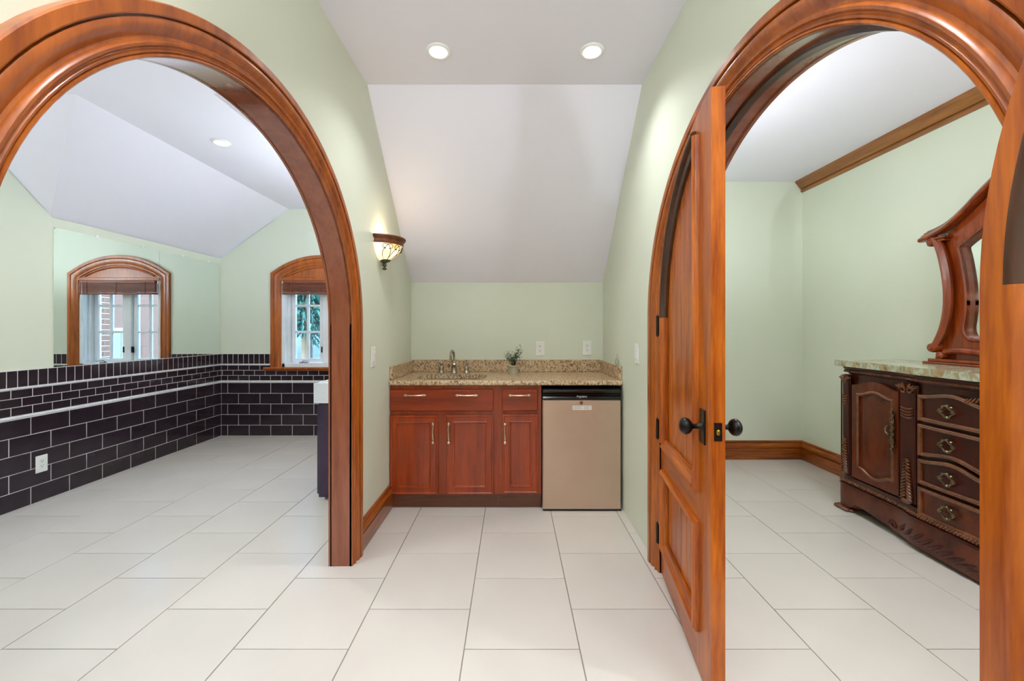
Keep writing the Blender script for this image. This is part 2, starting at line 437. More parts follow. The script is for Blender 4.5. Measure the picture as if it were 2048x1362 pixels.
# left normal of the path must point into the room
base_run('baseboard_left', [(XL, LA[0]+LA[2]+.111), (XL, 2.862)][::-1], 'tall wooden baseboard left of the wet bar')
base_run('baseboard_hall_left', [(XL, YB), (XL, LA[0]-LA[2]-.111)][::-1], 'wooden baseboard on the left hall wall behind the camera')
base_run('baseboard_hall_right', [(XR, YB), (XR, RA[0]-RA[2]-.12)], 'wooden baseboard on the right hall wall behind the camera')
base_run('baseboard_right_room', [(XRR, YB), (XRR, YRF), (XRB+.0, YRF)], 'tall wooden baseboard running round the right room', 'trim_wood_xy', 1.06)
CP = [(0, 0), (.012, .002), (.018, .012), (.018, .022), (.010, .026), (.010, .031), (.024, .035), (.028, .044), (.042, .060), (.056, .082), (.066, .086), (.070, .096), (.070, .108), (0, .108)]
o = struct(MB().sweep([(XRR, YB), (XRR, YRF-.004)], [(a, ZR-.108+h) for a, h in CP], fXY), 'trim_3', 'crown_wood', 'brown wooden crown moulding on the right room wall', 'crown moulding', smooth=True)

# ---------------------------------------------------------------- wall tile wainscot
TH = .0075
def tile_box_mesh(l, h, mat='black_tile', th=TH, c=.0022):
    mb = MB(); vs = []
    for (d, i) in ((0, 0), (th-c, 0), (th, c)):
        vs += [(-l/2+i, -d, -h/2+i), (l/2-i, -d, -h/2+i), (l/2-i, -d, h/2-i), (-l/2+i, -d, h/2-i)]
    fs = [(8, 9, 10, 11)]
    for a in (0, 4): fs += [(a+k, a+(k+1) % 4, a+4+(k+1) % 4, a+4+k) for k in range(4)]
    me = bpy.data.meshes.new('wall_tile'); me.from_pydata(vs, [], fs); me.materials.append(MAT[mat]); return me
TM = {}
def tmesh(l, h):
    k = (round(l, 4), round(h, 4))
    if k not in TM: TM[k] = tile_box_mesh(*k)
    return TM[k]
GAP = .005
# course list: (z0, height, tile length, phase)
COURSES = [(k*.1245, .1245, .2525, .5 if k % 2 else 0.0) for k in range(5)]
Z1 = 5*.1245; LIN1 = .024
COURSES += [(Z1+LIN1+k*.0605, .0605, .1255, (0.0, .5, 0.0)[k]) for k in range(3)]
Z2 = Z1+LIN1+3*.0605; LIN2 = .014
COURSES += [(Z2+LIN2, .118, .0615, 0.0)]
ZW = Z2+LIN2+.118
def wainscot(parent, place, rz, s0, s1, start, skip=None):
    """place(s, z)->world xyz on the wall face; s runs along the wall"""
    for (z0, h, L, ph) in COURSES:
        k = -60
        while True:
            a = start+(k+ph)*L; b = a+L; k += 1
            if b <= s0+.012: continue
            if a >= s1-.012: break
            a, b = max(a, s0), min(b, s1)
            segs = [(a, b)]
            if skip:
                c0, c1, cz = skip
                if z0+h > cz:
                    segs = [q for q in ((a, min(b, c0)), (max(a, c1), b)) if q[1]-q[0] > .012]
            for (p, q) in segs:
                o = bpy.data.objects.new('wall_tile', tmesh(q-p-GAP, h-GAP)); C.objects.link(o); o.parent = parent
                o.location = Vector(place((p+q)/2, z0+h/2))-wloc(parent)
                o.rotation_euler = (random.uniform(-.006, .006), 0, rz+random.uniform(-.004, .004))
# left wall (tiles face +X): s = Y
wainscot(lw, lambda s, z: (XLR+.006, s, z), PI/2, 1.0, YLF-.004, 4.79-.13)
# gable wall (tiles face -Y): s = X
SILL0, SILL1 = WX-.66, WX+.66
wainscot(fw, lambda s, z: (s, YLF-.006, z), 0, XLR+.014, XLB-.01, XLR+.09, (WX-.60, WX+.60, .80))
MB().box(XLR, XLR+.0105, 1.0, YLF, 0, ZW+.001).build('grout_bed', 'grout_wall', lw)
MB().box(XLR, WX-.6, YLF-.0105, YLF, 0, ZW+.001).box(WX+.6, XLB, YLF-.0105, YLF, 0, ZW+.001).box(WX-.6, WX+.6, YLF-.0105, YLF, 0, .79).build('grout_bed', 'grout_wall', fw)
for (z0, hh) in ((Z1, LIN1), (Z2, LIN2)):
    pr = [(0, 0), (.009, 0.001), (.014, hh*.3), (.015, hh*.5), (.014, hh*.7), (.009, hh-.001), (0, hh)]
    MB().sweep([(XLR, 1.0), (XLR, YLF-.012)][::-1], [(o, z0+h) for o, h in pr], fXY).build('liner', 'liner_stone', lw)
    x1 = XLB-.01 if z0 == Z1 else WX-.6
    MB().sweep([(XLR+.012, YLF), (x1, YLF)][::-1], [(o, z0+h) for o, h in pr], fXY).build('liner', 'liner_stone', fw)
MB().sweep([(WX+.6, YLF), (XLB-.01, YLF)][::-1], [(o, Z2+h) for o, h in [(0, 0), (.009, .001), (.015, .007), (.009, .013), (0, .014)]], fXY).build('liner', 'liner_stone', fw)

# ---------------------------------------------------------------- window
wn = thing('window_1', 'white casement window in arched wooden casing on the gable wall', 'window', (WX, YLF, WZ0), kind='structure')
# arched casing: outer shoulder at +-.597 z 1.905, crown 2.10
def seg_arc(hw, z0, rise, n=20):
    R = (hw*hw+rise*rise)/(2*rise); a = math.asin(hw/R)
    return [(WX+R*math.sin(-a+2*a*i/n), z0+rise-R+R*math.cos(-a+2*a*i/n)) for i in range(n+1)]
WC = [(0, 0), (0, .012), (.006, .016), (.014, .016), (.018, .010), (.024, .014), (.050, .024), (.070, .026), (.078, .020), (.084, .028), (.112, .030), (.116, .026), (.116, 0)]
ia = seg_arc(.481, 1.845, .155)
wpath = [(WX-.481, .80), (WX-.481, 1.80)]+ia+[(WX+.481, 1.80), (WX+.481, .80)]
MB().sweep(wpath, WC, lambda a, b, h: (a, YLF-h, b)).build('casing', 'trim_wood', wn)
# arched head panel with inner moulding
MB().poly([[(WX-.481, 1.845)]+ia[1:-1]+[(WX+.481, 1.845)]], fXZ, YLF-.004, YLF+.02).build('head_panel', 'trim_wood', wn)
ia2 = seg_arc(.40, 1.862, .105)
MB().sweep(ia2, [(0, 0), (.004, .012), (.012, .016), (.02, .012), (.024, 0)], lambda a, b, h: (a, YLF-.004-h, b)).build('head_moulding', 'trim_wood', wn)
MB().box(WX-.481, WX+.481, YLF-.022, YLF+.02, 1.82, 1.855, .004).build('head_rail', 'trim_wood', wn)
MB().sweep([(WX-.66, YLF-.004), (WX+.66, YLF-.004)][::-1], [(0, .758), (.022, .762), (.030, .776), (.050, .780), (.060, .790), (.060, .800), (.054, .806), (-.05, .806), (-.05, .758)], fXY).build('stool', 'trim_wood', wn)
fy0, fy1 = YLF+.0, YLF+.19
fr = MB()
for (x0, x1, z0, z1) in ((WX-.475, WX-.445, WZ0+.006, 1.93), (WX+.445, WX+.475, WZ0+.006, 1.93), (WX-.475, WX+.475, WZ0+.004, .845), (WX-.475, WX+.475, 1.895, 1.93)):
    fr.box(x0, x1, fy0, fy1, z0, z1)
for sgn in (-1, 1):
    fr.box(WX+sgn*.445, WX+sgn*.428, YLF+.07, fy1, .845, 1.895); 
fr.build('frame', 'white_paint', wn, smooth=False)
MB().box(WX-.042, WX+.042, YLF+.09, fy1, .845, 1.895, .006).build('mullion', 'white_paint', wn)
for sgn in (-1, 1):
    a, b = sorted((WX+sgn*.046, WX+sgn*.426))
    ys0, ys1 = YLF+.12, YLF+.165
    sash = MB()
    for (x0, x1, z0, z1) in ((a, a+.042, .85, 1.892), (b-.042, b, .85, 1.892), (a+.042, b-.042, .85, .898), (a+.042, b-.042, 1.852, 1.892)):
        sash.box(x0, x1, ys0, ys1, z0, z1, .004)
    sh = sash.build('sash', 'white_paint', wn)
    xm = (a+b)/2; zr = [.898, 1.216, 1.534, 1.852]
    MB().box(xm-.013, xm+.013, ys0+.006, ys1-.006, .898, 1.852, .004).build('muntin', 'white_paint', sh)
    for z in zr[1:3]:
        for (x0, x1) in ((a+.042, xm-.013), (xm+.013, b-.042)):
            MB().box(x0, x1, ys0+.006, ys1-.006, z-.013, z+.013, .004).build('muntin', 'white_paint', sh)
    for i in range(3):
        for (x0, x1) in ((a+.042, xm-.013), (xm+.013, b-.042)):
            MB().box(x0, x1, ys0+.020, ys0+.024, zr[i]+(.013 if i else 0), zr[i+1]-(.013 if i < 2 else 0)).build('pane', 'window_glass', sh, smooth=False)
    cx = WX+sgn*.25
    ck = MB().box(cx-.05, cx+.05, YLF+.045, YLF+.085, .845, .858, .004)
    ck.tube([(cx-.02, YLF+.06, .858), (cx+.0, YLF+.05, .875), (cx+.05, YLF+.045, .872), (cx+.075, YLF+.045, .864)], .006, 6)
    ck.build('crank', 'nickel', wn)
    MB().box(WX+sgn*.05-.008, WX+sgn*.05+.008, YLF+.088, YLF+.118, .97, 1.04, .003).build('lock_lever', 'black_iron', wn)
# raised wooden blind
bl = thing('window_blind', 'brown wooden slat blind drawn up to the top of the window', 'window blind', (WX, YLF, 1.66))
MB().box(WX-.44, WX+.44, YLF-.045, YLF-.002, 1.785, 1.818, .003).build('head_rail', 'blind_wood', bl)
zb = 1.655
for k in range(13):
    z = zb+.028+k*.0078
    MB().box(WX-.45+random.uniform(-.003, .003), WX+.45, YLF-.050+random.uniform(-.003, .003), YLF-.003, z, z+.0045).build('slat', 'blind_wood', bl, smooth=False)
MB().box(WX-.45, WX+.45, YLF-.050, YLF-.003, zb, zb+.022, .004).build('bottom_rail', 'blind_wood', bl)
for x in (-.34, 0, .34):
    MB().tube([(WX+x, YLF-.053, zb+.0), (WX+x, YLF-.057, zb+.06), (WX+x, YLF-.050, 1.80)], .003, 5).build('ladder_cord', 'blind_wood', bl)
MB().tube([(WX+.40, YLF-.05, 1.80), (WX+.395, YLF-.055, 1.5), (WX+.37, YLF-.05, 1.2), (WX+.375, YLF-.05, .90)], .0022, 5).build('pull_cord', 'cord_white', bl)
MB().tube([(WX+.41, YLF-.05, 1.80), (WX+.43, YLF-.05, 1.6), (WX+.44, YLF-.05, 1.35)], .003, 5).build('tilt_wand', 'blind_wood', bl)

# ---------------------------------------------------------------- wall mirrors in left room
for (y0, y1, lab) in ((3.040, 3.948, 'large frameless mirror panel nearest the archway above the tiles'), (3.951, 4.748, 'frameless mirror panel next to the gable wall corner')):
    mt = thing('wall_mirror', lab, 'mirror', (XLR, (y0+y1)/2, ZW+.002), 'frameless mirror panels on the left wall')
    MB().box(XLR+.001, XLR+.007, y0, y1, ZW+.003, 2.008).build('glass', 'mirror_silver', mt, smooth=False)
    for q in (.35, .8):
        yy = y0+(y1-y0)*q
        MB().box(XLR+.0075, XLR+.012, yy-.012, yy+.012, 1.998, 2.018, .001).build('clip', 'white_plastic', mt)

# ---------------------------------------------------------------- electrical plates
def outlet(name, label, cat, c, n, kind='outlet', w=.076, h=.122):
    """c centre on the wall, n: wall normal axis letter"""
    th = thing(name, label, cat, c, 'electrical outlets' if kind == 'outlet' else 'light switches')
    def q(u0, u1, z0, z1, d0, d1, bev=0):
        mb = MB()
        if n == '-Y': mb.box(c[0]+u0, c[0]+u1, c[1]-d1, c[1]-d0, c[2]+z0, c[2]+z1, bev)
        if n == '+X': mb.box(c[0]+d0, c[0]+d1, c[1]+u0, c[1]+u1, c[2]+z0, c[2]+z1, bev)
        if n == '-X': mb.box(c[0]-d1, c[0]-d0, c[1]+u0, c[1]+u1, c[2]+z0, c[2]+z1, bev)
        return mb
    q(-w/2, w/2, -h/2, h/2, .0005, .006, .002).build('plate', 'white_plastic', th)
    ins = q(-.018, .018, -.035, .035, .006, .008, .0008).build('insert', 'white_plastic', th)
    if kind == 'outlet':
        for zc in (-.018, .018):
            for u in (-.007, .007): q(u-.0014, u+.0014, zc+.001, zc+.009, .008, .0086).build('slot', 'slot_dark', ins, smooth=False)
            q(-.003, .003, zc-.010, zc-.005, .008, .0086).build('slot', 'slot_dark', ins, smooth=False)
    else:
        q(-.012, .012, -.028, .028, .008, .013, .002).build('rocker', 'white_plastic', ins)
    return th
outlet('wall_outlet', 'white duplex outlet above the counter nearest the potted plant', 'outlet', (.232, YN, 1.084), '-Y')
outlet('wall_outlet', 'white duplex outlet above the counter over the small fridge', 'outlet', (.629, YN, 1.090), '-Y')
outlet('wall_outlet', 'white duplex outlet low on the black tiled wall', 'outlet', (XLR+.014, 2.953, .272), '+X')
outlet('light_switch', 'white light switch on the left wall below the sconce', 'light switch', (XL, 2.49, 1.075), '+X', 'switch')
outlet('light_switch', 'white light switch on the right wall beside the arched doorway', 'light switch', (XR, 2.485, 1.095), '-X', 'switch')

# ---------------------------------------------------------------- wet bar
YF = 2.845                        # cabinet face
SC = FPX/YF
def cx(px): return (px-1025)/SC
def cz(py): return CAM_H-(py-660)/SC
def raised_door(parent, x0, x1, z0, z1, mat, handle_x=None):
    y1, y0 = YF-.001, YF-.020
    fm = MB().poly([[(x0, z0), (x1, z0), (x1, z1), (x0, z1)], [(x0+.048, z0+.048), (x1-.048, z0+.048), (x1-.048, z1-.048), (x0+.048, z1-.048)]], fXZ, y0, y1)
    d = fm.build('door', mat, parent, smooth=False)
    MB().sweep([(x0, z0), (x1, z0), (x1, z1), (x0, z1)], [(.002, 0), (.005, .004), (.011, .004), (.015, 0)], lambda a, b, h: (a, y0-h, b), closed=True).build('edge_moulding', mat, d)
    MB().sweep([(x0+.048, z0+.048), (x1-.048, z0+.048), (x1-.048, z1-.048), (x0+.048, z1-.048)], [(-.004, .001), (0, .004), (.005, .003), (.010, -.007), (.014, -.008)], lambda a, b, h: (a, y0-h, b), closed=True).build('panel_moulding', mat, d)
    MB().box(x0+.046, x1-.046, y0+.008, y1, z0+.046, z1-.046).build('panel', mat, d, smooth=False)
    return d
def pull(parent, c, L, vertical):
    mb = MB(); cxp, cyp, czp = c; pts = []
    for i in range(13):
        t_ = -1+2*i/12
        d = .020+.006*math.cos(t_*PI*.9)
        pts.append((cxp, cyp-d, czp+t_*L/2) if vertical else (cxp+t_*L/2, cyp-d, czp))
    mb.tube(pts, [.0062 if 0 < i < 12 else .005 for i in range(13)], 8)
    for s_ in (-1, 1):
        a = (cxp, cyp, czp+s_*L*.42) if vertical else (cxp+s_*L*.42, cyp, czp)
        b = (a[0], cyp-.022, a[2]); mb.tube([a, b], .0055, 8)
        q = .010
        mb.box(a[0]-.008, a[0]+.008, cyp-.027, cyp-.017, a[2]-.008, a[2]+.008, .002)
    return mb.build('handle', 'pull_metal', parent)
def cabinet(label, x0, x1, drawers, doors):
    t_ = thing('base_cabinet', label, 'cabinet', ((x0+x1)/2, YF, 0), 'wet bar base cabinets')
    ztop = .856
    b = MB().box(x0, x1, YF+.02, YN-.004, .10, .69).box(x0, x0+.018, YF+.02, YN-.004, .69, ztop).box(x1-.018, x1, YF+.02, YN-.004, .69, ztop)
    b.build('body', 'cabinet_wood', t_, smooth=False)
    holes = [[(cx(a)+.012, cz(c_)+.012), (cx(b_)-.012, cz(c_)+.012), (cx(b_)-.012, cz(d_)-.012), (cx(a)+.012, cz(d_)-.012)] for (a, b_, d_, c_) in [(q[0], q[1], q[2], q[3]) for q in drawers+doors]]
    MB().poly([[(x0, .095), (x1, .095), (x1, ztop), (x0, ztop)]]+holes, fXZ, YF, YF+.02).build('face_frame', 'cabinet_wood', t_, smooth=False)
    MB().box(x0, x1, YF+.004, YF+.03, .002, .094).build('toe_kick', 'toe_wood', t_, smooth=False)
    for (a, b_, d_, c_, hs) in drawers:
        y0 = YF-.02
        dr = MB().box(cx(a), cx(b_), y0, YF-.001, cz(c_), cz(d_), .005).build('drawer_front', 'cabinet_wood_h', t_)
        for hx in hs: pull(dr, (cx(hx), y0, cz(789)), .150, False)
    for (a, b_, d_, c_, hx) in doors:
        dd = raised_door(t_, cx(a), cx(b_), cz(c_), cz(d_), 'cabinet_wood')
        pull(dd, (cx(hx), YF-.02, cz(864)), .152, True)
    return t_
XC0 = XL+.003; XC1 = cx(996); XC2 = cx(1082.5)
cabinet('red-brown sink cabinet with two raised-panel doors and wide drawer front', XC0, XC1-.0005, [(781, 987, 778.5, 821.5, (832, 934.5))],
        [(781, 877, 830, 987, 868), (893.5, 987.5, 829, 987, 899)])
cabinet('narrow red-brown cabinet with one drawer and door beside the fridge', XC1+.0005, XC2, [(1004, 1075, 778, 821, (1039,))], [(1005, 1076, 828, 985, 1010)])

# worktop with sink cut-out
ZT = .890; YFR = 2.812
wt = thing('worktop', 'speckled brown granite countertop with low backsplash', 'countertop', (-.05, YFR, .857))
def rrect(x0, x1, y0, y1, r, n=6):
    p = []
    for (cx_, cy_, a) in ((x1-r, y1-r, 0), (x0+r, y1-r, PI/2), (x0+r, y0+r, PI), (x1-r, y0+r, 1.5*PI)):
        p += arc(cx_, cy_, r, a, a+PI/2, n)
    return p
xa, xb = XL+.002, XR-.002
hole = rrect(-.70, -.195, 2.885, 3.215, .09)
MB().poly([[(xa, YFR+.014), (xb, YFR+.014), (xb, YN-.002), (xa, YN-.002)], hole], fXY, .857, ZT).build('slab', 'granite', wt, smooth=False)
MB().sweep([(xa, YFR+.016), (xb, YFR+.016)], [(0, .857), (-.010, .857), (-.016, .862), (-.0165, .882), (-.012, .889), (0, ZT)], fXY).build('front_edge', 'granite', wt)
MB().box(xa+.02, xb-.02, YN-.022, YN-.002, ZT+.0005, .990, .002).build('backsplash', 'granite', wt)
MB().box(xa, xa+.020, YFR+.02, YN-.002, ZT+.0005, .988, .002).build('side_splash', 'granite', wt)
MB().box(xb-.020, xb, YFR+.02, YN-.002, ZT+.0005, .988, .002).build('side_splash', 'granite', wt)
# undermount sink
sk = thing('sink', 'steel bar sink mounted under the granite counter', 'sink', (-.4475, 3.05, .69))
sb = MB()
rings = []
for (ins, z) in ((-.012, .8565), (.0, .8565), (.004, .80), (.02, .715), (.06, .700), (.15, .697)):
    r_ = max(.012, .09-ins*.5)
    rings.append([(x, y, z) for (x, y) in rrect(-.70+ins, -.195-ins, 2.885+ins, 3.215-ins, r_)])
n_ = len(rings[0]); vs = [v for r in rings for v in r]; fs = []
for i in range(len(rings)-1):
    for k in range(n_): fs.append((i*n_+k, i*n_+(k+1) % n_, (i+1)*n_+(k+1) % n_, (i+1)*n_+k))
fs.append(tuple((len(rings)-1)*n_+k for k in range(n_)))
sb.add(vs, fs).build('bowl', 'steel', sk)
MB().lathe([(.0, .699), (.026, .699), (.030, .701), (.034, .699), (.036, .698)], (-.4475, 3.05, 0), seg=20).build('drain', 'nickel', sk)
# faucet set
fc = thing('faucet', 'brushed nickel gooseneck faucet with two lever handles behind the sink', 'faucet', (-.474, 3.30, ZT))
fx, fy = -.474, 3.30
MB().lathe([(.027, 0), (.029, .004), (.024, .012), (.020, .03), (.019, .055), (.023, .07), (.018, .082), (.012, .088), (.010, .10)], (fx, fy, ZT), seg=20).build('spout_body', 'nickel', fc)
pts = [(fx, fy, ZT+.09), (fx, fy, ZT+.13)]+[(fx-.006*(1-math.cos(a)), fy-.05+.05*math.cos(a), ZT+.135+.05*math.sin(a)) for a in [PI*i/10 for i in range(11)]]+[(fx-.012, fy-.10, ZT+.115)]
MB().tube(pts, .0095, 10).build('spout', 'nickel', fc)
for s_ in (-1, 1):
    hx = fx+s_*.102
    h = MB().lathe([(.026, 0), (.027, .004), (.022, .014), (.020, .035), (.022, .05), (.018, .058), (.011, .064), (.010, .072), (.014, .08), (.011, .09), (.0, .093)], (hx, fy, ZT), seg=18).build('handle', 'nickel', fc)
    MB().tube([(hx, fy, ZT+.084), (hx+s_*.012, fy-.02, ZT+.088), (hx+s_*.02, fy-.045, ZT+.086)], [.006, .006, .0045], 8).build('lever', 'nickel', h)
# potted plant
px_, py_ = .008, 3.26
pp = thing('potted_plant', 'small artificial plant in a ribbed beige pot on the counter', 'plant', (px_, py_, ZT))
MB().lathe([(.0, .004), (.028, .004), (.030, .0), (.036, .0), (.038, .008), (.047, .058), (.054, .060), (.055, .068), (.050, .070), (.046, .066), (.044, .056), (.0, .054)], (px_, py_, ZT), seg=10).build('pot', 'pot_clay', pp, ang=20)
MB().lathe([(.044, .056), (.03, .060), (0, .062)], (px_, py_, ZT), seg=10).build('soil', 'soil', pp)
stems = MB(); lv = {'leaf_green': MB(), 'leaf_pale': MB()}
random.seed(3)
for (dx, dz, n) in ((-.055, .10, 44), (-.04, .15, 34), (.045, .19, 50), (.06, .14, 40), (.0, .09, 60), (.02, .12, 34)):
    dy = random.uniform(-.03, .03); tip = Vector((px_+dx, py_+dy, ZT+.06+dz*.75)); b0 = Vector((px_+dx*.15, py_, ZT+.058))
    mid = b0.lerp(tip, .5)+Vector((-dx*.2, 0, .01))
    stems.tube([b0, mid, tip], [.004, .003, .0015], 5)
    for k in range(n):
        q = mid.lerp(tip, random.uniform(-.2, 1.15))+Vector((random.gauss(0, .014), random.gauss(0, .014), random.gauss(0, .012)))
        R = Matrix.Rotation(random.uniform(0, 6.28), 3, 'Z') @ Matrix.Rotation(random.uniform(-1, 1), 3, 'X')
        l_, w_ = random.uniform(.010, .018), random.uniform(.003, .005)
        m_ = lv['leaf_pale' if random.random() < .3 else 'leaf_green']
        m_.add([q+R @ Vector(v) for v in ((0, -l_, 0), (w_, 0, .002), (0, l_, 0), (-w_, 0, .002), (0, 0, -.001))], [(0, 1, 2, 3), (0, 4, 1), (1, 4, 2), (2, 4, 3), (3, 4, 0)])
stems.build('stem', 'stem_brown', pp)
tag(lv['leaf_green'].build('foliage', 'leaf_green', pp, smooth=False), kind='stuff')
tag(lv['leaf_pale'].build('foliage', 'leaf_pale', pp, smooth=False), kind='stuff')
# little glass bottle on the splash
gb = thing('glass_bottle', 'tiny clear glass bottle on the right end of the backsplash', 'bottle', (.750, 2.93, .988))
MB().lathe([(0, 0), (.011, 0), (.014, .004), (.015, .014), (.014, .030), (.009, .040), (.005, .046), (.005, .056), (.006, .058), (.004, .058), (.004, .046), (.012, .030), (.013, .014), (.010, .004), (0, .003)], (.750, 2.93, .9885), seg=14).build('body', 'clear_glass', gb)
MB().lathe([(0, .052), (.0035, .052), (.0035, .058), (.006, .064), (.004, .074), (0, .078)], (.750, 2.93, .9885), seg=12).build('stopper', 'clear_glass', gb)

# ---------------------------------------------------------------- fridge
YG = 2.787; SG = FPX/YG
gx = lambda px: (px-1025)/SG
gz = lambda py: CAM_H-(py-660)/SG
fd = thing('mini_fridge', 'compact fridge with stainless door and black top handle under the counter', 'fridge', (gx(1163), YG, 0))
x0, x1 = gx(1085.5), gx(1242)
MB().box(x0-.002, min(x1+.016, XR-.003), YG+.049, YN-.03, .03, gz(778), .006).build('body', 'black_plastic', fd)
dr = MB().box(x0, x1, YG, YG+.048, gz(1019.5), gz(799.5), .006).build('door', 'steel_door', fd)
hd = MB()
prof = [(YG+.048, gz(799)), (YG+.048, gz(779)), (YG+.004, gz(779)), (YG-.004, gz(780.2)), (YG-.009, gz(783)), (YG-.009, gz(786)), (YG-.001, gz(787.5)), (YG+.010, gz(789)), (YG+.010, gz(791)), (YG-.002, gz(793)), (YG-.006, gz(795.5)), (YG-.002, gz(799))]
hd.poly([prof], lambda a, b, d: (d, a, b), x0+.001, x1-.001)
hb = hd.build('handle_panel', 'black_plastic', fd, ang=25)
cu = bpy.data.curves.new('logo', 'FONT'); cu.body = 'Frigidaire'; cu.size = .019; cu.extrude = .0006; cu.align_x = 'CENTER'; cu.shear = .25
to = bpy.data.objects.new('logo_text', cu); me = bpy.data.meshes.new_from_object(to); bpy.data.objects.remove(to)
me.materials.append(MAT['logo_silver']); lo = bpy.data.objects.new('logo', me); C.objects.link(lo); lo.parent = hb
lo.location = Vector((gx(1163), YG-.0085, gz(794.5)))-wloc(hb); lo.rotation_euler = (PI/2-.25, 0, 0)
MB().lathe([(.0, -.004), (.003, -.004), (.004, -.0025), (.010, -.003), (.011, 0), (.011, .004)][::-1], (gx(1162.5), YG, gz(805.5)), axis='-Y', seg=16).build('keyhole', 'nickel', dr)
kh = MB().box(gx(1162.5)-.0012, gx(1162.5)+.0012, YG-.0055, YG-.003, gz(805.5)-.004, gz(805.5)+.004).build('key_slot', 'slot_dark', dr, smooth=False)
st = MB().box(gx(1145), gx(1183), YG-.0012, YG-.0001, gz(820), gz(811)).build('sticker', 'sticker', dr, smooth=False)
sp = MB()
for k in range(4):
    z = gz(812.8+k*1.7); sp.box(gx(1147), gx(1164-(k % 2)*4), YG-.0016, YG-.0012, z-.0008, z+.0008); sp.box(gx(1168), gx(1181-(k % 3)*2), YG-.0016, YG-.0012, z-.0008, z+.0008)
sp.build('sticker_print', 'sticker_print', dr, smooth=False)
for k in (x0+.04, x1-.04):
    MB().lathe([(.016, .0), (.018, .004), (.015, .032)], (k, YG+.09, .001), seg=12).build('foot', 'black_plastic', fd)
MB().box(x0+.002, x1+.004, YG+.004, YG+.06, .001, gz(1019.5)-.001).build('kick_plate', 'black_plastic', fd, smooth=False)

# ---------------------------------------------------------------- wall sconce
def point_light(parent, loc, watts, col, rad=.02):
    l = bpy.data.lights.new('bulb_light', 'POINT'); l.energy = watts; l.color = col; l.shadow_soft_size = rad
    o = bpy.data.objects.new('bulb_light', l); C.objects.link(o); o.parent = parent; o.location = Vector(loc)-wloc(parent); return o
def sconce(sy, side, label, watts, X0=XL, col=(1, .84, .62)):
    sr = .152
    sc = thing('wall_sconce', label, 'wall lamp', (X0, sy, 1.63), 'wall sconces')
    cc = (X0+side*.002, sy, 0); A0, A1 = (-PI/2, PI/2) if side > 0 else (PI/2, 1.5*PI)
    MB().lathe([(sr*.90, 1.782), (sr*.93, 1.790), (sr*.93, 1.806), (sr*.97, 1.812), (sr*1.0, 1.818), (sr*1.03, 1.826), (sr*1.02, 1.832), (sr*.97, 1.830), (sr*.92, 1.812), (sr*.86, 1.786), (sr*.90, 1.782)], cc, a0=A0, a1=A1, seg=24).build('rim', 'bronze', sc)
    bowl = [(sr*.885, 1.786), (sr*.86, 1.770), (sr*.80, 1.752), (sr*.71, 1.734), (sr*.59, 1.717), (sr*.45, 1.703), (sr*.30, 1.692), (sr*.16, 1.684), (.008, 1.680)]
    MB().lathe(bowl, cc, a0=A0, a1=A1, seg=24).build('glass_bowl', 'sconce_glass', sc)
    wr = MB()
    def onb(a, t_):
        r = sr*.905*math.cos(t_*PI/2)**.62+.010 if t_ < 1 else .01
        z = 1.788-.105*t_**1.0*(1 if t_ < 1 else 1)
        # follow the bowl profile
        for i in range(len(bowl)-1):
            if bowl[i][1] >= z >= bowl[i+1][1]:
                q = (bowl[i][1]-z)/(bowl[i][1]-bowl[i+1][1]); r = bowl[i][0]+(bowl[i+1][0]-bowl[i][0])*q+.003
        return (cc[0]+side*r*math.cos(a), sy+r*math.sin(a), z-.001)
    for k in range(5):
        a0 = -1.25+k*.62
        for s_ in (-1, 1):
            pts = [onb(a0*.4, .96), onb(a0+s_*.02, .7), onb(a0+s_*.10, .42), onb(a0+s_*.26, .15), onb(a0+s_*.42, .06), onb(a0+s_*.56, .14), onb(a0+s_*.56, .30), onb(a0+s_*.44, .34)]
            if abs(a0+s_*.56) > 1.56: continue
            for _ in range(2):
                q3 = [pts[0]]
                for pa, pb in zip(pts[:-1], pts[1:]):
                    q3 += [tuple(u*.75+v*.25 for u, v in zip(pa, pb)), tuple(u*.25+v*.75 for u, v in zip(pa, pb))]
                pts = q3+[pts[-1]]
            wr.tube(pts, .0019, 5); wr.ell(pts[-1], (.005, .005, .005), seg=6, rings=4)
    wr.build('filigree', 'iron_wire', sc)
    MB().lathe([(.0, 1.628), (.012, 1.632), (.016, 1.638), (.008, 1.644), (.007, 1.650), (.014, 1.656), (.015, 1.664), (.010, 1.670), (.018, 1.678), (.036, 1.686), (.040, 1.692), (.030, 1.698)], (X0+side*.024, sy, 0), seg=16).build('finial', 'verdigris', sc)
    MB().box(X0+side*.0005, X0+side*.006, sy-.05, sy+.05, 1.70, 1.80, .002).build('back_plate', 'bronze', sc)
    point_light(sc, (X0+side*.07, sy, 1.838), watts, col, .02)
sconce(2.645, 1, 'half-bowl wall sconce with bronze rim and glowing cream glass', 1.1)
UP = (.84, .92, 1); UPC = (.80, .90, 1)  # tints for the unseen sconces below, added as fill uplights
sconce(-.9, 1, 'added half-bowl fill sconce on the left hall wall behind the camera', 54, XL, UP)
sconce(-.9, -1, 'added half-bowl fill sconce on the right hall wall behind the camera', 54, XR, UP)
sconce(.7, 1, 'added half-bowl fill sconce on the left room wall out of view', 44, XLR, UPC)
sconce(3.45, -1, 'added half-bowl fill sconce over the dark vanity out of view', 52, XLB, UPC)
sconce(2.45, 1, 'added half-bowl fill sconce on the right room side of the arch wall', 36, XRB, UP)
sconce(-.6, -1, 'added half-bowl fill sconce on the dresser wall out of view', 72, XRR, UP)

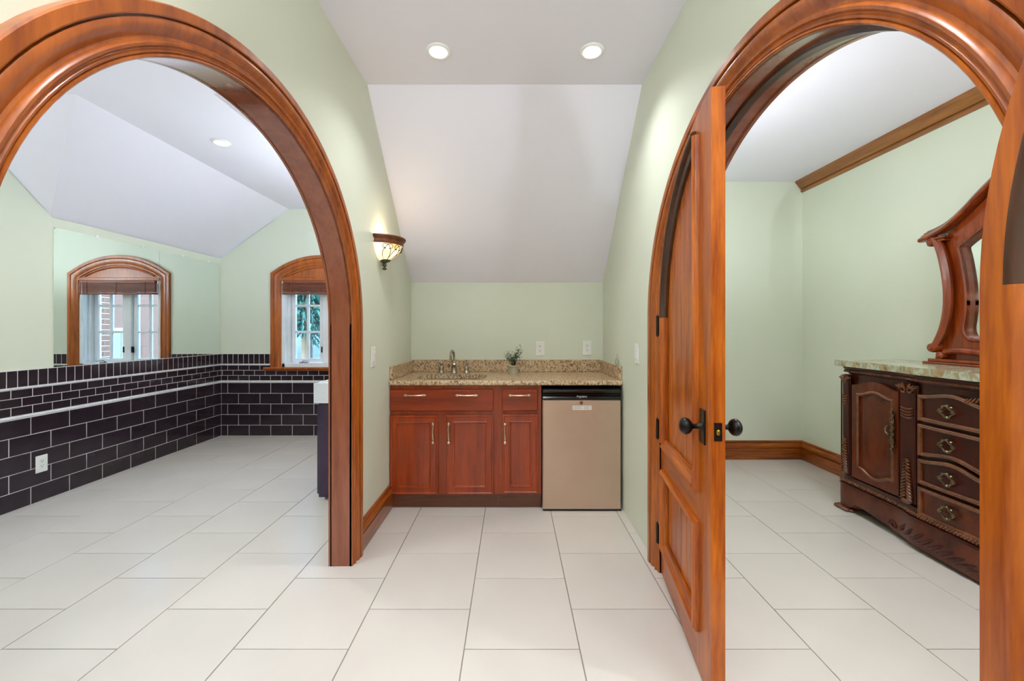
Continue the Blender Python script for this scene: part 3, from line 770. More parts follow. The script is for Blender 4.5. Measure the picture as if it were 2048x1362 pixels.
# ---------------------------------------------------------------- recessed ceiling lights
def downlight(x, y, z, label, watts, col, ang=125):
    t_ = thing('recessed_light', label, 'ceiling light', (x, y, z), 'recessed ceiling lights')
    MB().lathe([(.044, -.001), (.046, -.010), (.052, -.012), (.060, -.008), (.063, -.001)], (x, y, z), seg=32).build('trim_ring', 'white_plastic', t_)
    MB().lathe([(.0, -.006), (.030, -.005), (.0445, -.002)], (x, y, z), seg=32).build('lens', 'lens_glow', t_)
    l = bpy.data.lights.new('bulb_light', 'SPOT'); l.energy = watts; l.color = col; l.spot_size = math.radians(ang); l.spot_blend = .9; l.shadow_soft_size = .04
    o = bpy.data.objects.new('bulb_light', l); C.objects.link(o); o.parent = t_; o.location = (0, 0, -.02)
    return t_
WARM = (.94, .97, 1); COOL = (.88, .95, 1)
k_ = LAMP_W*6
downlight(-.383, 2.107, ZC, 'left of the two recessed lights above the wet bar', k_*.95, WARM)
downlight(.41, 2.107, ZC, 'right of the two recessed lights above the wet bar', k_*.95, WARM)
for (x, y, lb) in ((-.383, .55, 'added left recessed hall fill light overhead'), (.41, .55, 'added right recessed hall fill light overhead'), (-.383, -1.0, 'added left recessed hall fill light at the rear'), (.41, -1.0, 'added right recessed hall fill light at the rear')):  # unseen hall lights, added for even fill
    downlight(x, y, ZC, lb, k_, WARM)
downlight(-2.20, 3.08, zf, 'recessed light in the dormer ceiling above the window', k_*1.7, (1, .98, .93), 150)
downlight(-2.17, 1.3, zf, 'added recessed fill light in the left room ceiling beside the archway', k_*1.8, COOL, 140)  # this and the rear one are out of view, added to lift the room
downlight(-2.17, -.6, zf, 'added recessed fill light at the rear of the left room', k_, COOL, 140)
for (x, y, lb) in ((1.55, 2.75, 'added recessed fill light in the right room ceiling by the inner wall'), (1.7, .9, 'recessed light in the right room ceiling near the doorway'), (1.8, -.9, 'added recessed fill light at the rear of the right room')):  # inner wall and rear lights are unseen, added as fill
    downlight(x, y, ZR, lb, k_*(2.4 if y == .9 else 1.0), WARM, 140)

def fill_dome(x, y, z, label, strength, mat):  # unseen opal domes, added for soft fill in each room
    t_ = thing('fill_dome', label, 'ceiling light', (x, y, z), 'added opal fill domes')
    MB().lathe([(.0, -.001), (.17, -.001), (.175, -.02), (.165, -.03), (.15, -.03)], (x, y, z), seg=32).build('pan', 'nickel', t_)
    MB().lathe([(.155, -.03), (.15, -.06), (.12, -.09), (.07, -.108), (.0, -.115)], (x, y, z), seg=32).build('dome', mat, t_)
    return t_
emit('fill_glow_hall', (240, 246, 255), 20.0); emit('fill_glow_left', (232, 242, 255), 30.0); emit('fill_glow_right', (240, 246, 255), 44.0)  # emission of the added fill domes
fill_dome(0, -.9, ZC, 'added opal fill dome on the hall ceiling behind the camera', 1, 'fill_glow_hall')
fill_dome(-2.17, .2, zf, 'added opal fill dome on the left room ceiling out of view', 1, 'fill_glow_left')
fill_dome(1.8, .1, ZR, 'added opal fill dome on the right room ceiling out of view', 1, 'fill_glow_right')

# ---------------------------------------------------------------- arched door leaves
DT = .045
def leaf_top(u, r=.745):
    d = .75-u
    return RA[1]+math.sqrt(max(0, r*r-d*d))
def door_leaf(name, label, loc, rz, knuckle_y):
    D = thing(name, label, 'door', loc, rz=rz, kind='structure')
    L = dict(parent=D, local=True)
    zc_, cu_ = RA[1], .75
    fl = lambda a, b, d: (a, d, b)
    u_r = .595
    W = .745
    # stiles and rails
    a_out = math.acos((u_r-cu_)/.745); a_in = math.acos((u_r-cu_)/.665)
    outer = arc(cu_, zc_, .745, PI, a_out, 30); inner = arc(cu_, zc_, .665, PI, a_in, 30)
    inner[0] = (cu_-.665, zc_)
    hs = [(.005, .008)]+outer+inner[::-1]+[(cu_-.665, .008)]
    MB().poly([hs], fl, 0, DT).build('hinge_stile', 'door_wood', **L)
    top = [(u_r+(W-u_r)*i/8, leaf_top(u_r+(W-u_r)*i/8)) for i in range(9)]
    MB().poly([[(u_r, .008), (W, .008)]+top[::-1]], fl, 0, DT).build('latch_stile', 'door_wood', **L)
    MB().box(cu_-.665, u_r, 0, DT, .008, .178).build('bottom_rail', 'door_wood_h', **L, smooth=False)
    MB().box(cu_-.665, u_r, 0, DT, .520, .682).build('lock_rail', 'door_wood_h', **L, smooth=False)
    ul = cu_-.665
    # planks in both panels
    n = 6; pw = (u_r-ul)/n
    for k in range(n):
        a, b = ul+k*pw, ul+(k+1)*pw
        for (z0, z1) in ((.178, .520), (.682, None)):
            mb = MB(); c = .004
            if z1 is not None:
                tp = [(b-c*0, z1), (a, z1)]
            else:
                tp = []
                for i in range(9):
                    u = b-(b-a)*i/8; d = cu_-u
                    tp.append((u, zc_+math.sqrt(max(0, .665**2-d*d)) if d < .665 else zc_))
            inset = lambda p, s_: (a+(p[0]-a)*s_+(b-a)*(1-s_)/2, p[1])
            out = [(a, z0), (b, z0)]+tp
            s_ = 1-2*c/(b-a)
            m_ = len(out); tri = tessellate_polygon([[Vector((q[0], q[1], 0)) for q in out]])
            lay = [(DT/2-.011, s_), (DT/2-.007, 1), (DT/2+.007, 1), (DT/2+.011, s_)]
            vs = [fl(*inset(q, s2), d) for (d, s2) in lay for q in out]
            fs = [tuple(t_) for t_ in tri]+[tuple(3*m_+i for i in t_[::-1]) for t_ in tri]
            for r_ in range(3):
                fs += [(r_*m_+i, r_*m_+(i+1) % m_, (r_+1)*m_+(i+1) % m_, (r_+1)*m_+i) for i in range(m_)]
            mb.add(vs, fs).build('plank', 'door_wood', **L, smooth=False)
    # bolection mouldings on both faces (left normal of the path = away from the panel)
    MP = [(-.024, -.010), (-.024, .001), (-.019, .004), (-.004, .006), (.000, .012), (.006, .020), (.012, .0225), (.018, .022), (.022, .016), (.026, .014), (.028, .004), (.028, 0)]
    for face in (0, 1):
        fm = (lambda a, b, h: (a, -h, b)) if face == 0 else (lambda a, b, h: (a, DT+h, b))
        low = [(ul, .178), (ul, .520), (u_r, .520), (u_r, .178)]
        for i in range(4):
            # straight mitred pieces: take the closed loop but keep one side each
            p0, p1, p2, p3 = low[i-1], low[i], low[(i+1) % 4], low[(i+2) % 4]
            mb = MB(); vs = []
            for (pa, pb, pc) in ((p0, p1, p2), (p1, p2, p3)):
                d1 = (Vector(pb)-Vector(pa)).normalized(); d2 = (Vector(pc)-Vector(pb)).normalized()
                n1 = Vector((-d1.y, d1.x)); n2 = Vector((-d2.y, d2.x)); bb = (n1+n2).normalized(); kk = 1/bb.dot(n1)
                vs += [fm(*(Vector(pb)+bb*o*kk), h) for (o, h) in MP]
            m_ = len(MP)
            mb.add(vs, [(j, j+1, m_+j+1, m_+j) for j in range(m_-1)]).build('panel_moulding', 'door_wood_h' if i % 2 else 'door_wood', **L)
        tip = (u_r, zc_+math.sqrt(.665**2-(cu_-u_r)**2))
        ipath = [(cu_+.665*math.cos(PI+(a_in-PI)*i/30), zc_+.665*math.sin(PI+(a_in-PI)*i/30)) for i in range(31)]
        MB().sweep(ipath, MP, fm).build('arched_moulding', 'moulding_dark', **L)
        MB().sweep([(ul, .682-.0), (ul, zc_)], MP, fm).build('panel_moulding', 'door_wood', **L)
        MB().sweep([(u_r+.0, .682), (ul, .682)], MP, fm).build('panel_moulding', 'door_wood_h', **L)
        MB().sweep([tip, (u_r, .682-.028)], MP, fm).build('panel_moulding', 'door_wood', **L)
    # hinges
    for z in (.20, .735, 1.262):
        h = MB().lathe([(.0, -.058), (.004, -.056), (.0085, -.05), (.0085, .05), (.004, .056), (0, .058)], (-.003, knuckle_y, z), seg=10)
        h.box(-.002, .012, knuckle_y-.002, (.0 if knuckle_y < 0 else DT), z-.048, z+.048)
        h.build('hinge', 'black_iron', **L)
    # knobs on both faces, latch plate on the edge
    uk, zk = .668, .903
    for face in (0, 1):
        s_ = -1 if face == 0 else 1; y0 = 0 if face == 0 else DT
        pl = MB().box(uk-.026, uk+.026, y0, y0+s_*.006, zk-.060, zk+.060, .002).build('knob_plate', 'black_iron', **L)
        kn = MB().lathe([(.016, .005), (.012, .012), (.0095, .020), (.009, .034), (.0125, .0385), (.019, .042), (.025, .047), (.0285, .053), (.030, .060), (.0285, .067), (.024, .073), (.017, .0775), (.009, .080), (0, .081)], (uk, y0, zk), axis='Y' if s_ > 0 else '-Y', seg=28).build('knob', 'black_iron', **L, ang=60)
    MB().box(W-.0005, W+.0015, .010, DT-.010, zk-.030, zk+.030).build('latch_plate', 'black_iron', **L, smooth=False)
    MB().box(W+.001, W+.009, .016, DT-.018, zk-.010, zk+.008, .003).build('latch_bolt', 'brass', **L)
    return D
door_leaf('door_1', 'arched wooden door leaf standing ajar with black knob', (.7587, 2.086, 0), math.radians(-97.9), -.014)
door_leaf('door_2', 'arched wooden door leaf swung wide open at the right edge', (.690, .606, 0), math.atan2(-.98, -.2), DT+.014)

# ---------------------------------------------------------------- vanity in the left room
vn = thing('bathroom_vanity', 'dark glossy vanity cabinet half hidden behind the archway', 'vanity', (-1.18, 3.45, 0))
MB().box(-1.415, XLB-.003, 2.972, 3.93, .02, .708, .003).build('body', 'vanity_wood', vn)
for y in (3.0, 3.9):
    for x in (-1.39, -.97): MB().box(x-.015, x+.015, y-.015, y+.015, .0005, .021).build('foot', 'ceramic', vn, smooth=False)
for (a, b) in ((2.985, 3.445), (3.455, 3.915)):
    d = MB().box(-1.432, -1.4155, a, b, .04, .69, .003).build('door', 'vanity_wood', vn)
    MB().tube([(-1.452, (b-.04) if a < 3.2 else a+.04, .42), (-1.452, (b-.04) if a < 3.2 else a+.04, .58)], .005, 8).box(-1.452, -1.432, ((b-.04) if a < 3.2 else a+.04)-.004, ((b-.04) if a < 3.2 else a+.04)+.004, .44, .448).box(-1.452, -1.432, ((b-.04) if a < 3.2 else a+.04)-.004, ((b-.04) if a < 3.2 else a+.04)+.004, .55, .558).build('handle', 'nickel', d)
bs = thing('vessel_sink', 'thick white rectangular basin on top of the dark vanity', 'sink', (-1.19, 3.45, .709))
MB().poly([[(-1.442, 2.955), (XLB-.004, 2.955), (XLB-.004, 3.945), (-1.442, 3.945)], rrect(-1.41, -1.06, 3.02, 3.88, .06)], fXY, .725, .853).box(-1.442, XLB-.004, 2.955, 3.945, .709, .726).build('basin', 'ceramic', bs, smooth=False)
MB().lathe([(.024, 0), (.022, .03), (.018, .05), (.016, .14), (.0, .145)], (-1.0, 3.45, .853), seg=16).tube([(-1.0, 3.45, .97), (-1.05, 3.45, .985), (-1.13, 3.45, .965)], .011, 8).build('faucet', 'nickel', bs)

# ---------------------------------------------------------------- carved dresser
DC = 1.93; DXB = 2.758            # centre along the wall, back plane
def dfront(h):                    # depth of the front at distance h from the centre
    h = abs(h)
    if h < .34: return .487
    if h < .52:
        q = (h-.34)/.18; return .487-.035*(3*q*q-2*q**3)
    return .452
def plan(off, n=60, hmax=.93):
    """front outline from far end to near end, offset outwards"""
    H = hmax+off; pts = [(DXB, DC+H)]
    R = .03
    for i in range(n+1):
        h = (H-R)-(2*(H-R))*i/n
        pts.append((DXB-dfront(h)-off, DC+h))
        if i == 0: pts.insert(1, (DXB-dfront(h)-off+R*.3, DC+H-R*.3)); pts.insert(1, (DXB-dfront(h)-off+R, DC+H))
    pts += [(DXB-dfront(H)-off+R*.3, DC-H+R*.3), (DXB-dfront(H)-off+R, DC-H), (DXB, DC-H)]
    return pts
ds = thing('dresser', 'dark carved wooden dresser with marble top against the right wall', 'dresser', (DXB-.25, DC, 0))
B = lambda mb, name, mat, parent=ds, **k: mb.build(name, mat, parent, **k)
B(MB().poly([plan(-.028)], fXY, .19, .952), 'carcass', 'dresser_wood')
B(MB().poly([plan(.034)], fXY, .990, 1.030), 'marble_top', 'marble')
cpl = plan(-.025)
B(MB().sweep(cpl[::-1], [(-.01, .935), (.004, .936), (.010, .946), (.014, .956), (.026, .966), (.034, .975), (.034, .985), (-.01, .986)], fXY), 'cornice', 'dresser_wood')
# carved beads along the cornice and base rope
def rope(off, z, r, step, name, tilt=.6):
    mb = MB(); pts = [Vector((p[0], p[1])) for p in plan(off)]
    acc = 0
    for i in range(len(pts)-1):
        seg = pts[i+1]-pts[i]; L_ = seg.length; d = seg.normalized() if L_ > 0 else Vector((0, 1))
        s_ = (step-acc) % step
        while s_ <= L_:
            q = pts[i]+d*s_
            ax = Vector((d.x, d.y, 0)); upv = Vector((0, 0, 1)); nn = ax.cross(upv)
            M = Matrix((ax, nn, upv)).transposed() @ Matrix.Rotation(tilt, 3, 'Y')
            mb.ell((q.x, q.y, z), (step*.5, r*.6, r), M, seg=6, rings=4); s_ += step
        acc = (acc+L_) % step
    return B(mb, name, 'dresser_carving')
rope(-.004, .957, .010, .013, 'carved_bead', .8)
# plinth with serpentine apron
pl_ = plan(.012, 80); pi_ = plan(-.025, 80)
def zbot(h):
    h = abs(h)
    if h > .86: return .022
    if h > .80: return .022+(.86-h)/.06*.035
    if h > .54: return .057+.012*math.cos((h-.54)/.26*PI)*-1
    if h > .48: return .045-.02*math.sin((.54-h)/.06*PI)
    return .030-.012*(1-h/.48)
mb = MB(); n_ = len(pl_); vs = []
for i in range(n_):
    zb_ = zbot(pl_[i][1]-DC)
    vs += [(pl_[i][0], pl_[i][1], .178), (pl_[i][0]-(.006 if 2 < i < n_-3 else 0), pl_[i][1], (zb_+.178)/2), (pl_[i][0], pl_[i][1], zb_), (pi_[i][0], pi_[i][1], zb_), (pi_[i][0], pi_[i][1], .178)]
fs = []
for i in range(n_-1):
    for k in range(5): fs.append((i*5+k, i*5+(k+1) % 5, (i+1)*5+(k+1) % 5, (i+1)*5+k))
B(mb.add(vs, fs), 'plinth', 'dresser_panel')
B(MB().sweep(plan(0, 80)[::-1], [(-.03, .172), (.016, .172), (.021, .178), (.018, .185), (.010, .188), (.004, .19), (.010, .20), (.004, .216), (-.004, .222), (-.008, .232), (-.03, .234)], fXY), 'base_moulding', 'dresser_wood')
rope(.010, .202, .014, .017, 'base_rope', .75)
for s_ in (-1, 1):
    mb = MB()
    for k in range(7):
        mb.ell((DXB-.452-.018+(.0 if k < 6 else .02), DC+s_*(.945-.018*k), .012), (.022, .012, .0115), None, 8, 5)
    mb.box(DXB-.46, DXB-.05, DC+s_*.93, DC+s_*.955, .001, .024, .004)
    B(mb, 'foot', 'dresser_carving')
    # apron scroll and carved leaves
    mb = MB(); yq = DC+s_*.52
    mb.tube([(DXB-dfront(.52)-.016, yq+s_*(.03*math.cos(a)*(1-a/9)), .070+.03*math.sin(a)*(1-a/9)) for a in [i*.45 for i in range(16)]], .006, 6)
    for k in range(8):
        h = .44-.05*k; 
        M = Matrix.Rotation(s_*(.75+.05*k), 3, 'X')
        mb.ell((DXB-dfront(h)-.014, DC+s_*h, .098-.004*k), (.011, .011, .052), M, 8, 6)
        mb.ell((DXB-dfront(h)-.012, DC+s_*(h-.02), .070-.002*k), (.009, .008, .034), Matrix.Rotation(s_*(1.1), 3, 'X'), 8, 6)
    B(mb, 'apron_carving', 'dresser_wood')
# pilasters (ends and between doors and drawers)
for s_ in (-1, 1):
    for (hc, hw) in ((.892, .032), (.432, .055)):
        y = DC+s_*hc; X0 = DXB-dfront(hc)
        p = B(MB().box(X0-.002, X0+.03, y-hw, y+hw, .236, .935, .012), 'pilaster', 'dresser_wood')
        mb = MB()
        # acanthus at the foot
        for k in range(13):
            z = .262+k*.018; sc_ = 1-k*.05
            for q in (-1, 1):
                M = Matrix.Rotation(q*.9, 3, 'X')
                mb.ell((X0-.008, y+q*hw*.36*sc_, z+.008), (.010, .006*sc_+.002, .020*sc_+.004), M, 7, 5)
        mb.ell((X0-.008, y, .25), (.014, hw*.6, .016), None, 8, 5)
        mb.build('acanthus_carving', 'dresser_carving', p); mb = MB()
        # crescent flutes and scroll at the head
        for k in range(4):
            zz = .80-k*.017; pts = [(X0-.005, y+hw*.72*math.sin(a), zz-.018*math.cos(a)+.0) for a in [-1.2+i*.3 for i in range(9)]]
            mb.tube(pts, [.002+.004*math.sin(PI*i/8) for i in range(9)], 6)
        mb.build('crescent_carving', 'dresser_carving', p); mb = MB()
        for q in (-1, 1):
            mb.tube([(X0-.008, y+q*(hw*.40+hw*.38*math.cos(a)*(1-a/10)), .892+hw*.42*math.sin(a)*(1-a/10)) for a in [i*.5 for i in range(14)]], .0055, 6)
            for k in range(3):
                mb.ell((X0-.008, y+q*hw*(.3+.28*k), .915-.004*k), (.008, .006, .020), Matrix.Rotation(-q*(.4+.4*k), 3, 'X'), 7, 5)
        mb.build('scroll_carving', 'dresser_carving', p)
        # narrow edge bead
        MB().tube([(X0-.003, y-hw*.92, .25), (X0-.003, y-hw*.92, .90)], .005, 6).tube([(X0-.003, y+hw*.92, .25), (X0-.003, y+hw*.92, .90)], .005, 6).build('edge_bead', 'dresser_wood', p)
# doors with arched panels
def hump(h0, h1, z, rise, n=16):
    """arched line between two positions along the wall"""
    return [(h0+(h1-h0)*i/n, z+rise*(.5-.5*math.cos(2*PI*i/n))) for i in range(n+1)]
for s_ in (-1, 1):
    y0, y1 = DC+s_*.840, DC+s_*.498
    X0 = DXB-.452
    a, b = min(y0, y1), max(y0, y1)
    out = [(a, .245), (b, .245)]+hump(b, a, .868, .040)
    hol = [(a+.055, .300)]+[(q, z) for (q, z) in [(a+.055+(b-a-.11)*i/16, .335-.040*(.5-.5*math.cos(2*PI*i/16))) for i in range(17)]]+hump(b-.055, a+.055, .800, .030)
    hol = hol[1:]
    d = B(MB().poly([out, hol], fYZ, X0+.0, X0+.022), 'door', 'dresser_panel')
    MB().poly([hol], fYZ, X0+.010, X0+.020).build('panel', 'dresser_panel', d)
    MB().sweep(hol[::-1], [(.0, 0), (.004, .006), (.010, .007), (.016, .003), (.020, 0)], lambda a_, b_, h: (X0-h, a_, b_), closed=True).build('panel_moulding', 'dresser_carving', d)
    rf = [(a+.085+(b-a-.17)*i/16, .365-.030*(.5-.5*math.cos(2*PI*i/16))) for i in range(17)]+hump(b-.085, a+.085, .775, .026)
    MB().sweep(rf[::-1], [(.018, .0), (.010, .003), (0, .006)], lambda a_, b_, h: (X0+.010-h, a_, b_), closed=True).poly([rf], fYZ, X0+.0042, X0+.0102).build('raised_field', 'dresser_panel', d)
    # ornate pull near the drawers
    yp = DC+s_*.535; mb = MB()
    for k in range(15):
        z = .50+k*.0185; w_ = .010*(1-abs(k-7)/9)+.003
        mb.ell((X0-.012, yp+(.004 if k % 2 else -.004), z), (.006, w_, .010), None, 7, 5)
    for zc2 in (.565, .695):
        mb.tube([(X0-.012, yp+.012*math.cos(a_), zc2+.016*math.sin(a_)) for a_ in [2*PI*i/12 for i in range(12)]], .004, 6, closed=True)
    mb.tube([(X0-.020, yp+s_*(.010+.026*math.sin(a_)), .63+.028*math.cos(a_)) for a_ in [PI*i/10 for i in range(11)]], .005, 6)
    mb.build('handle', 'antique_pewter', d)
# drawers
DZ = [(.735, .880), (.540, .718), (.384, .522), (.205, .367)]
def wave(i, q):       # extra height of the top/bottom line at q in -1..1
    return .026*(math.cos(2*PI*(abs(q)-.5))*.5+.5)-.016*max(0, 1-abs(q)*2.2) if i else 0
for i, (z0, z1) in enumerate(DZ):
    hw = .352; N = 28; X0 = DXB-.487
    tw = 1 if i in (0, 2) else 0; bw = 1 if i == 1 else 0
    qs = [-1+2*k/N for k in range(N+1)]
    topl = [(DC+q*hw, z1+wave(tw, q)) for q in qs]; botl = [(DC+q*hw, z0+wave(bw, q)) for q in qs]
    d = B(MB().poly([botl+topl[::-1]], fYZ, X0+.004, X0+.03), 'drawer', 'dresser_panel' if i == 3 else 'dresser_wood')
    fm = lambda a_, b_, h: (X0+.004-h, a_, b_)
    PR = [(.0, 0), (.002, .010), (.007, .013), (.012, .011), (.015, .013), (.020, .010), (.022, .002), (.022, 0)]
    loop = botl+topl[::-1]
    MB().sweep(loop, PR, fm, closed=True).build('edge_moulding', 'dresser_carving', d)
    for s_ in (-1, 1):
        yp = DC+s_*.19; zp = (z0+z1)/2+(.006 if i < 3 else 0); mb = MB()
        pts = []
        for k in range(24):
            a_ = 2*PI*k/24; r_ = .030+.005*math.cos(4*a_)
            pts.append((X0-.016-.004*math.sin(a_), yp+r_*1.1*math.cos(a_), zp+r_*.95*math.sin(a_)))
        mb.tube(pts, [.0046+.0018*math.cos(k*PI/2) for k in range(24)], 6, closed=True)
        for (dy, dz) in ((-.020, .024), (.020, .024), (0, -.030), (-.028, 0), (.028, 0), (0, .030)):
            mb.ell((X0-.013, yp+dy, zp+dz), (.008, .009, .008), None, 7, 5)
        mb.tube([(X0-.002, yp, zp+.030), (X0-.016, yp, zp+.030)], .005, 6)
        mb.build('handle', 'antique_pewter', d)
    if i == 0:
        mb = MB()
        for k in range(-6, 7):
            mb.ell((X0-.004, DC+k*.018, z1+.018-.0004*k*k), (.008, .0055, .019), Matrix.Rotation(.6 if k > 0 else -.6, 3, 'X'), 7, 5)
        mb.build('gadroon', 'dresser_carving', d)
# ---------------------------------------------------------------- dresser mirror
dm = thing('dresser_mirror', 'carved wooden mirror with scrolled sides standing on the dresser', 'mirror', (2.69, DC, 1.031))
half_o = [(.64, 1.055), (.63, 1.12), (.575, 1.20), (.545, 1.30), (.535, 1.43), (.555, 1.58), (.60, 1.72), (.60, 1.80), (.50, 1.87), (.40, 1.95), (.28, 2.05), (.14, 2.12), (0, 2.15)]
half_i = [(0, 1.18), (.43, 1.18), (.465, 1.205), (.476, 1.25), (.466, 1.31), (.460, 1.37), (.462, 1.48), (.474, 1.58), (.490, 1.68), (.502, 1.725), (.499, 1.74), (.36, 1.83), (.24, 1.92), (.12, 1.975), (0, 1.995)]
def smooth2(pts, it=2):
    for _ in range(it):
        q = [pts[0]]
        for a, b in zip(pts[:-1], pts[1:]):
            q += [(a[0]*.75+b[0]*.25, a[1]*.75+b[1]*.25), (a[0]*.25+b[0]*.75, a[1]*.25+b[1]*.75)]
        pts = q+[pts[-1]]
    return pts
ho, hi = smooth2(half_o), smooth2(half_i)
outl = [(DC+h, z) for h, z in ho]+[(DC-h, z) for h, z in ho[::-1][1:]]
inl = [(DC+h, z) for h, z in hi]+[(DC-h, z) for h, z in hi[::-1][1:-1]]
MB().poly([outl, inl], fYZ, 2.665, 2.715).build('frame', 'mirror_wood', dm)
MB().poly([inl], fYZ, 2.700, 2.704).build('glass', 'mirror_silver', dm, smooth=False)
MB().sweep(inl[::-1], [(.0, -.02), (.0, .002), (.004, .006), (.010, .006), (.016, .001), (.016, -.002)], lambda a, b, h: (2.665-h, a, b), closed=True).build('inner_bead', 'mirror_wood', dm)
cor = smooth2([(.70, 1.842), (.64, 1.853), (.56, 1.882), (.47, 1.945), (.38, 2.03), (.26, 2.12), (.12, 2.175), (0, 2.19)])
cpath = [(DC+h, z) for h, z in cor]+[(DC-h, z) for h, z in cor[::-1][1:]]
MB().sweep(cpath, [(.0, -.005), (-.020, .0), (-.034, .002), (-.038, .014), (-.030, .022), (-.024, .026), (-.022, .040), (-.012, .046), (-.006, .060), (.006, .068), (.016, .086), (.030, .094), (.040, .088), (.042, .070), (.036, .03), (.030, -.005)], lambda a, b, h: (2.70-h, a, b)).build('cornice', 'mirror_wood', dm)
for s_ in (-1, 1):
    sp_ = []
    for i in range(10): 
        a = 4.6-i*.46; r_ = .006+.0016*i
        sp_.append((.618+r_*math.cos(a), 1.775+r_*math.sin(a)))
    body = smooth2([(.640, 1.785), (.632, 1.806), (.612, 1.806), (.588, 1.77), (.562, 1.68), (.540, 1.56), (.532, 1.44), (.540, 1.33), (.566, 1.23), (.606, 1.15)])
    e2 = [(.622+(.030-.0022*i)*math.cos(-2.2-i*.5+1.2), 1.128+(.030-.0022*i)*math.sin(2.2-i*.5)) for i in range(10)]
    pts = [(2.635, DC+s_*h, z) for h, z in body]
    MB().tube(pts, [.020+.004*math.sin(PI*i/(len(pts)-1)) for i in range(len(pts))], 10).build('scroll_column', 'mirror_wood', dm)
    MB().lathe([(0, -.03), (.016, -.028), (.020, -.020), (.020, .03), (0, .032)], (2.64, DC+s_*.625, 1.782), axis='X', seg=16).build('scroll', 'mirror_wood', dm)
    MB().lathe([(0, -.036), (.012, -.034), (.016, -.026), (.026, -.024), (.030, -.014), (.030, .03), (0, .032)], (2.64, DC+s_*.618, 1.130), axis='X', seg=18).build('scroll', 'mirror_wood', dm)
    MB().lathe([(0, -.034), (.010, -.032), (.014, -.024), (.022, -.020), (.022, .03), (0, .032)], (2.64, DC+s_*.572, 1.085), axis='X', seg=16).build('scroll', 'mirror_wood', dm)
    MB().box(2.61, 2.70, DC+s_*.60, DC+s_*.535, 1.80, 1.815, .004).box(2.62, 2.70, DC+s_*.595, DC+s_*.545, 1.785, 1.80, .004).build('capital', 'mirror_wood', dm)
rail = smooth2([(.56, 1.105), (.50, 1.118), (.40, 1.112), (.25, 1.095), (.12, 1.09), (0, 1.092)])
MB().tube([(2.645, DC+h, z) for h, z in rail]+[(2.645, DC-h, z) for h, z in rail[::-1][1:]], .020, 10).build('bottom_rail', 'mirror_wood', dm)
MB().box(2.60, 2.73, DC-.66, DC+.66, 1.0305, 1.044, .004).box(2.615, 2.72, DC-.64, DC+.64, 1.044, 1.062, .004).build('base', 'mirror_wood', dm)

# ---------------------------------------------------------------- outside
gm = MB(); NX, NY = 24, 20
gz_ = lambda x, y: -3.0+max(0, y-14)*.17+.12*math.sin(x*.5+y*.3)
gv = [(-45+90*i/NX, 6.5+45*j/NY, gz_(-45+90*i/NX, 6.5+45*j/NY)) for j in range(NY+1) for i in range(NX+1)]
gm.add(gv, [(j*(NX+1)+i, j*(NX+1)+i+1, (j+1)*(NX+1)+i+1, (j+1)*(NX+1)+i) for j in range(NY) for i in range(NX)])
struct(gm, 'ground_outside', 'driveway', 'grey driveway seen through the window', 'ground')
ch = thing('brick_chimney', 'pale brick pier outside the window seen in the mirror', 'chimney', (-.95, 5.28, -.6))
MB().box(-1.195, -.70, 5.006, 5.715, -.6, 3.2).build('mortar_core', 'mortar', ch, smooth=False)
bm_ = {}
def brick(x0, x1, y0, y1, z0, z1):
    k = (round(x1-x0, 3), round(y1-y0, 3), round(z1-z0, 3))
    if k not in bm_:
        o = MB().box(-k[0]/2, k[0]/2, -k[1]/2, k[1]/2, 0, k[2], .004).build('brick', 'brick', ch, local=True, smooth=False); bm_[k] = o.data
    else:
        o = bpy.data.objects.new('brick', bm_[k]); C.objects.link(o); o.parent = ch
    o.location = Vector(((x0+x1)/2, (y0+y1)/2, z0))-wloc(ch)
for r_ in range(28):
    z = .35+r_*.075
    ys = [5.01, 5.21, 5.41, 5.61, 5.72] if r_ % 2 else [5.01, 5.11, 5.31, 5.51, 5.72]
    for a, b in zip(ys[:-1], ys[1:]): brick(-1.205, -1.18, a+.004, b-.004, z, z+.065)
hs = thing('neighbour_house', 'pinkish house with slate roof outside beyond the window', 'house', (6.0, 14, -3))
MB().box(1.6, 11, 12, 17, -3, 3.1).build('wall', 'siding', hs, smooth=False)
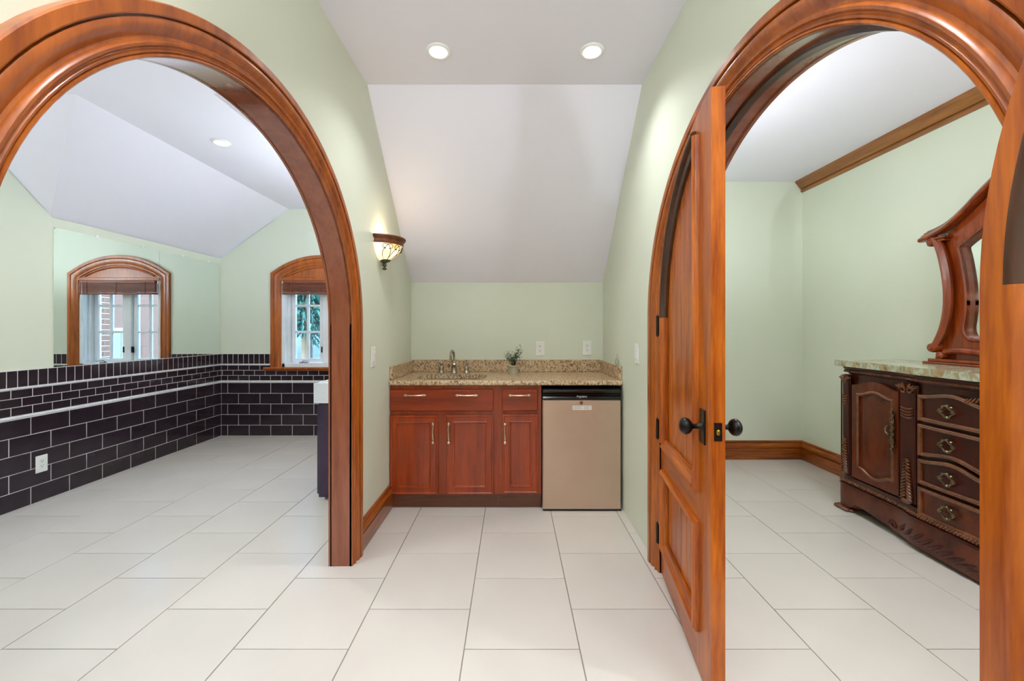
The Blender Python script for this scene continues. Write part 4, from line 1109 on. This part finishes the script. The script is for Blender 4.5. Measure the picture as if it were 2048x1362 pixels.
MB().poly([[(1.2, 3.0), (11.4, 3.0), (6.3, 6.2)]], fXZ, 11.7, 17.2).build('roof', 'roof_slate', hs, smooth=False)
for (x, z) in ((2.6, .6), (4.6, .6), (6.6, .6), (3.4, -2.0), (5.6, -2.0)):
    f = MB().box(x-.5, x+.5, 11.95, 12.02, z-.7, z+.7).build('window_frame', 'frame_grey', hs, smooth=False)
    MB().box(x-.42, x-.02, 11.93, 11.95, z-.62, z+.62).box(x+.02, x+.42, 11.93, 11.95, z-.62, z+.62).build('pane', 'roof_slate', f, smooth=False)
random.seed(11)
def tree(x, y, h, rad, label, mat, n=9000):
    t_ = thing('tree', label, 'tree', (x, y, -3.0), 'trees outside the window')
    MB().tube([(x, y, -3), (x+.1, y, -3+h*.4), (x, y+.1, -3+h*.95)], [.22, .16, .03], 8).build('trunk', 'bark', t_)
    mb = MB()
    for _ in range(n):
        q = random.random()**.8; z = -3+h*(.46+.54*q); rr = rad*(1-q*.85)*math.sqrt(random.random()); a = random.uniform(0, 2*PI)
        p = Vector((x+rr*math.cos(a), y+rr*math.sin(a), z-rr*.25))
        R = Matrix.Rotation(a, 3, 'Z') @ Matrix.Rotation(random.uniform(-.2, .9), 3, 'Y') @ Matrix.Rotation(random.uniform(-.8, .8), 3, 'X')
        l_, w_ = random.uniform(.10, .22), random.uniform(.025, .05)
        mb.add([p+R @ Vector(v) for v in ((-l_, 0, 0), (0, w_, .03), (l_, 0, -.04), (0, -w_, .03))], [(0, 1, 2), (0, 2, 3)])
    tag(mb.build('foliage', mat, t_, smooth=False), kind='stuff')
tree(-6.4, 12.5, 9.0, 2.0, 'nearest blue-green evergreen outside the window', 'tree_leaf')
tree(-4.0, 18, 10.0, 2.4, 'dark evergreen just right of the nearest tree outside', 'conifer_dark')
tree(-10.2, 17.5, 10.0, 2.4, 'dark evergreen left of the nearest tree outside', 'conifer_dark')
tree(-9.5, 25, 11.0, 3.0, 'tall evergreen furthest away outside the window', 'tree_leaf')
tree(-16.5, 23, 11.0, 3.0, 'evergreen at the far left outside the window', 'tree_leaf')
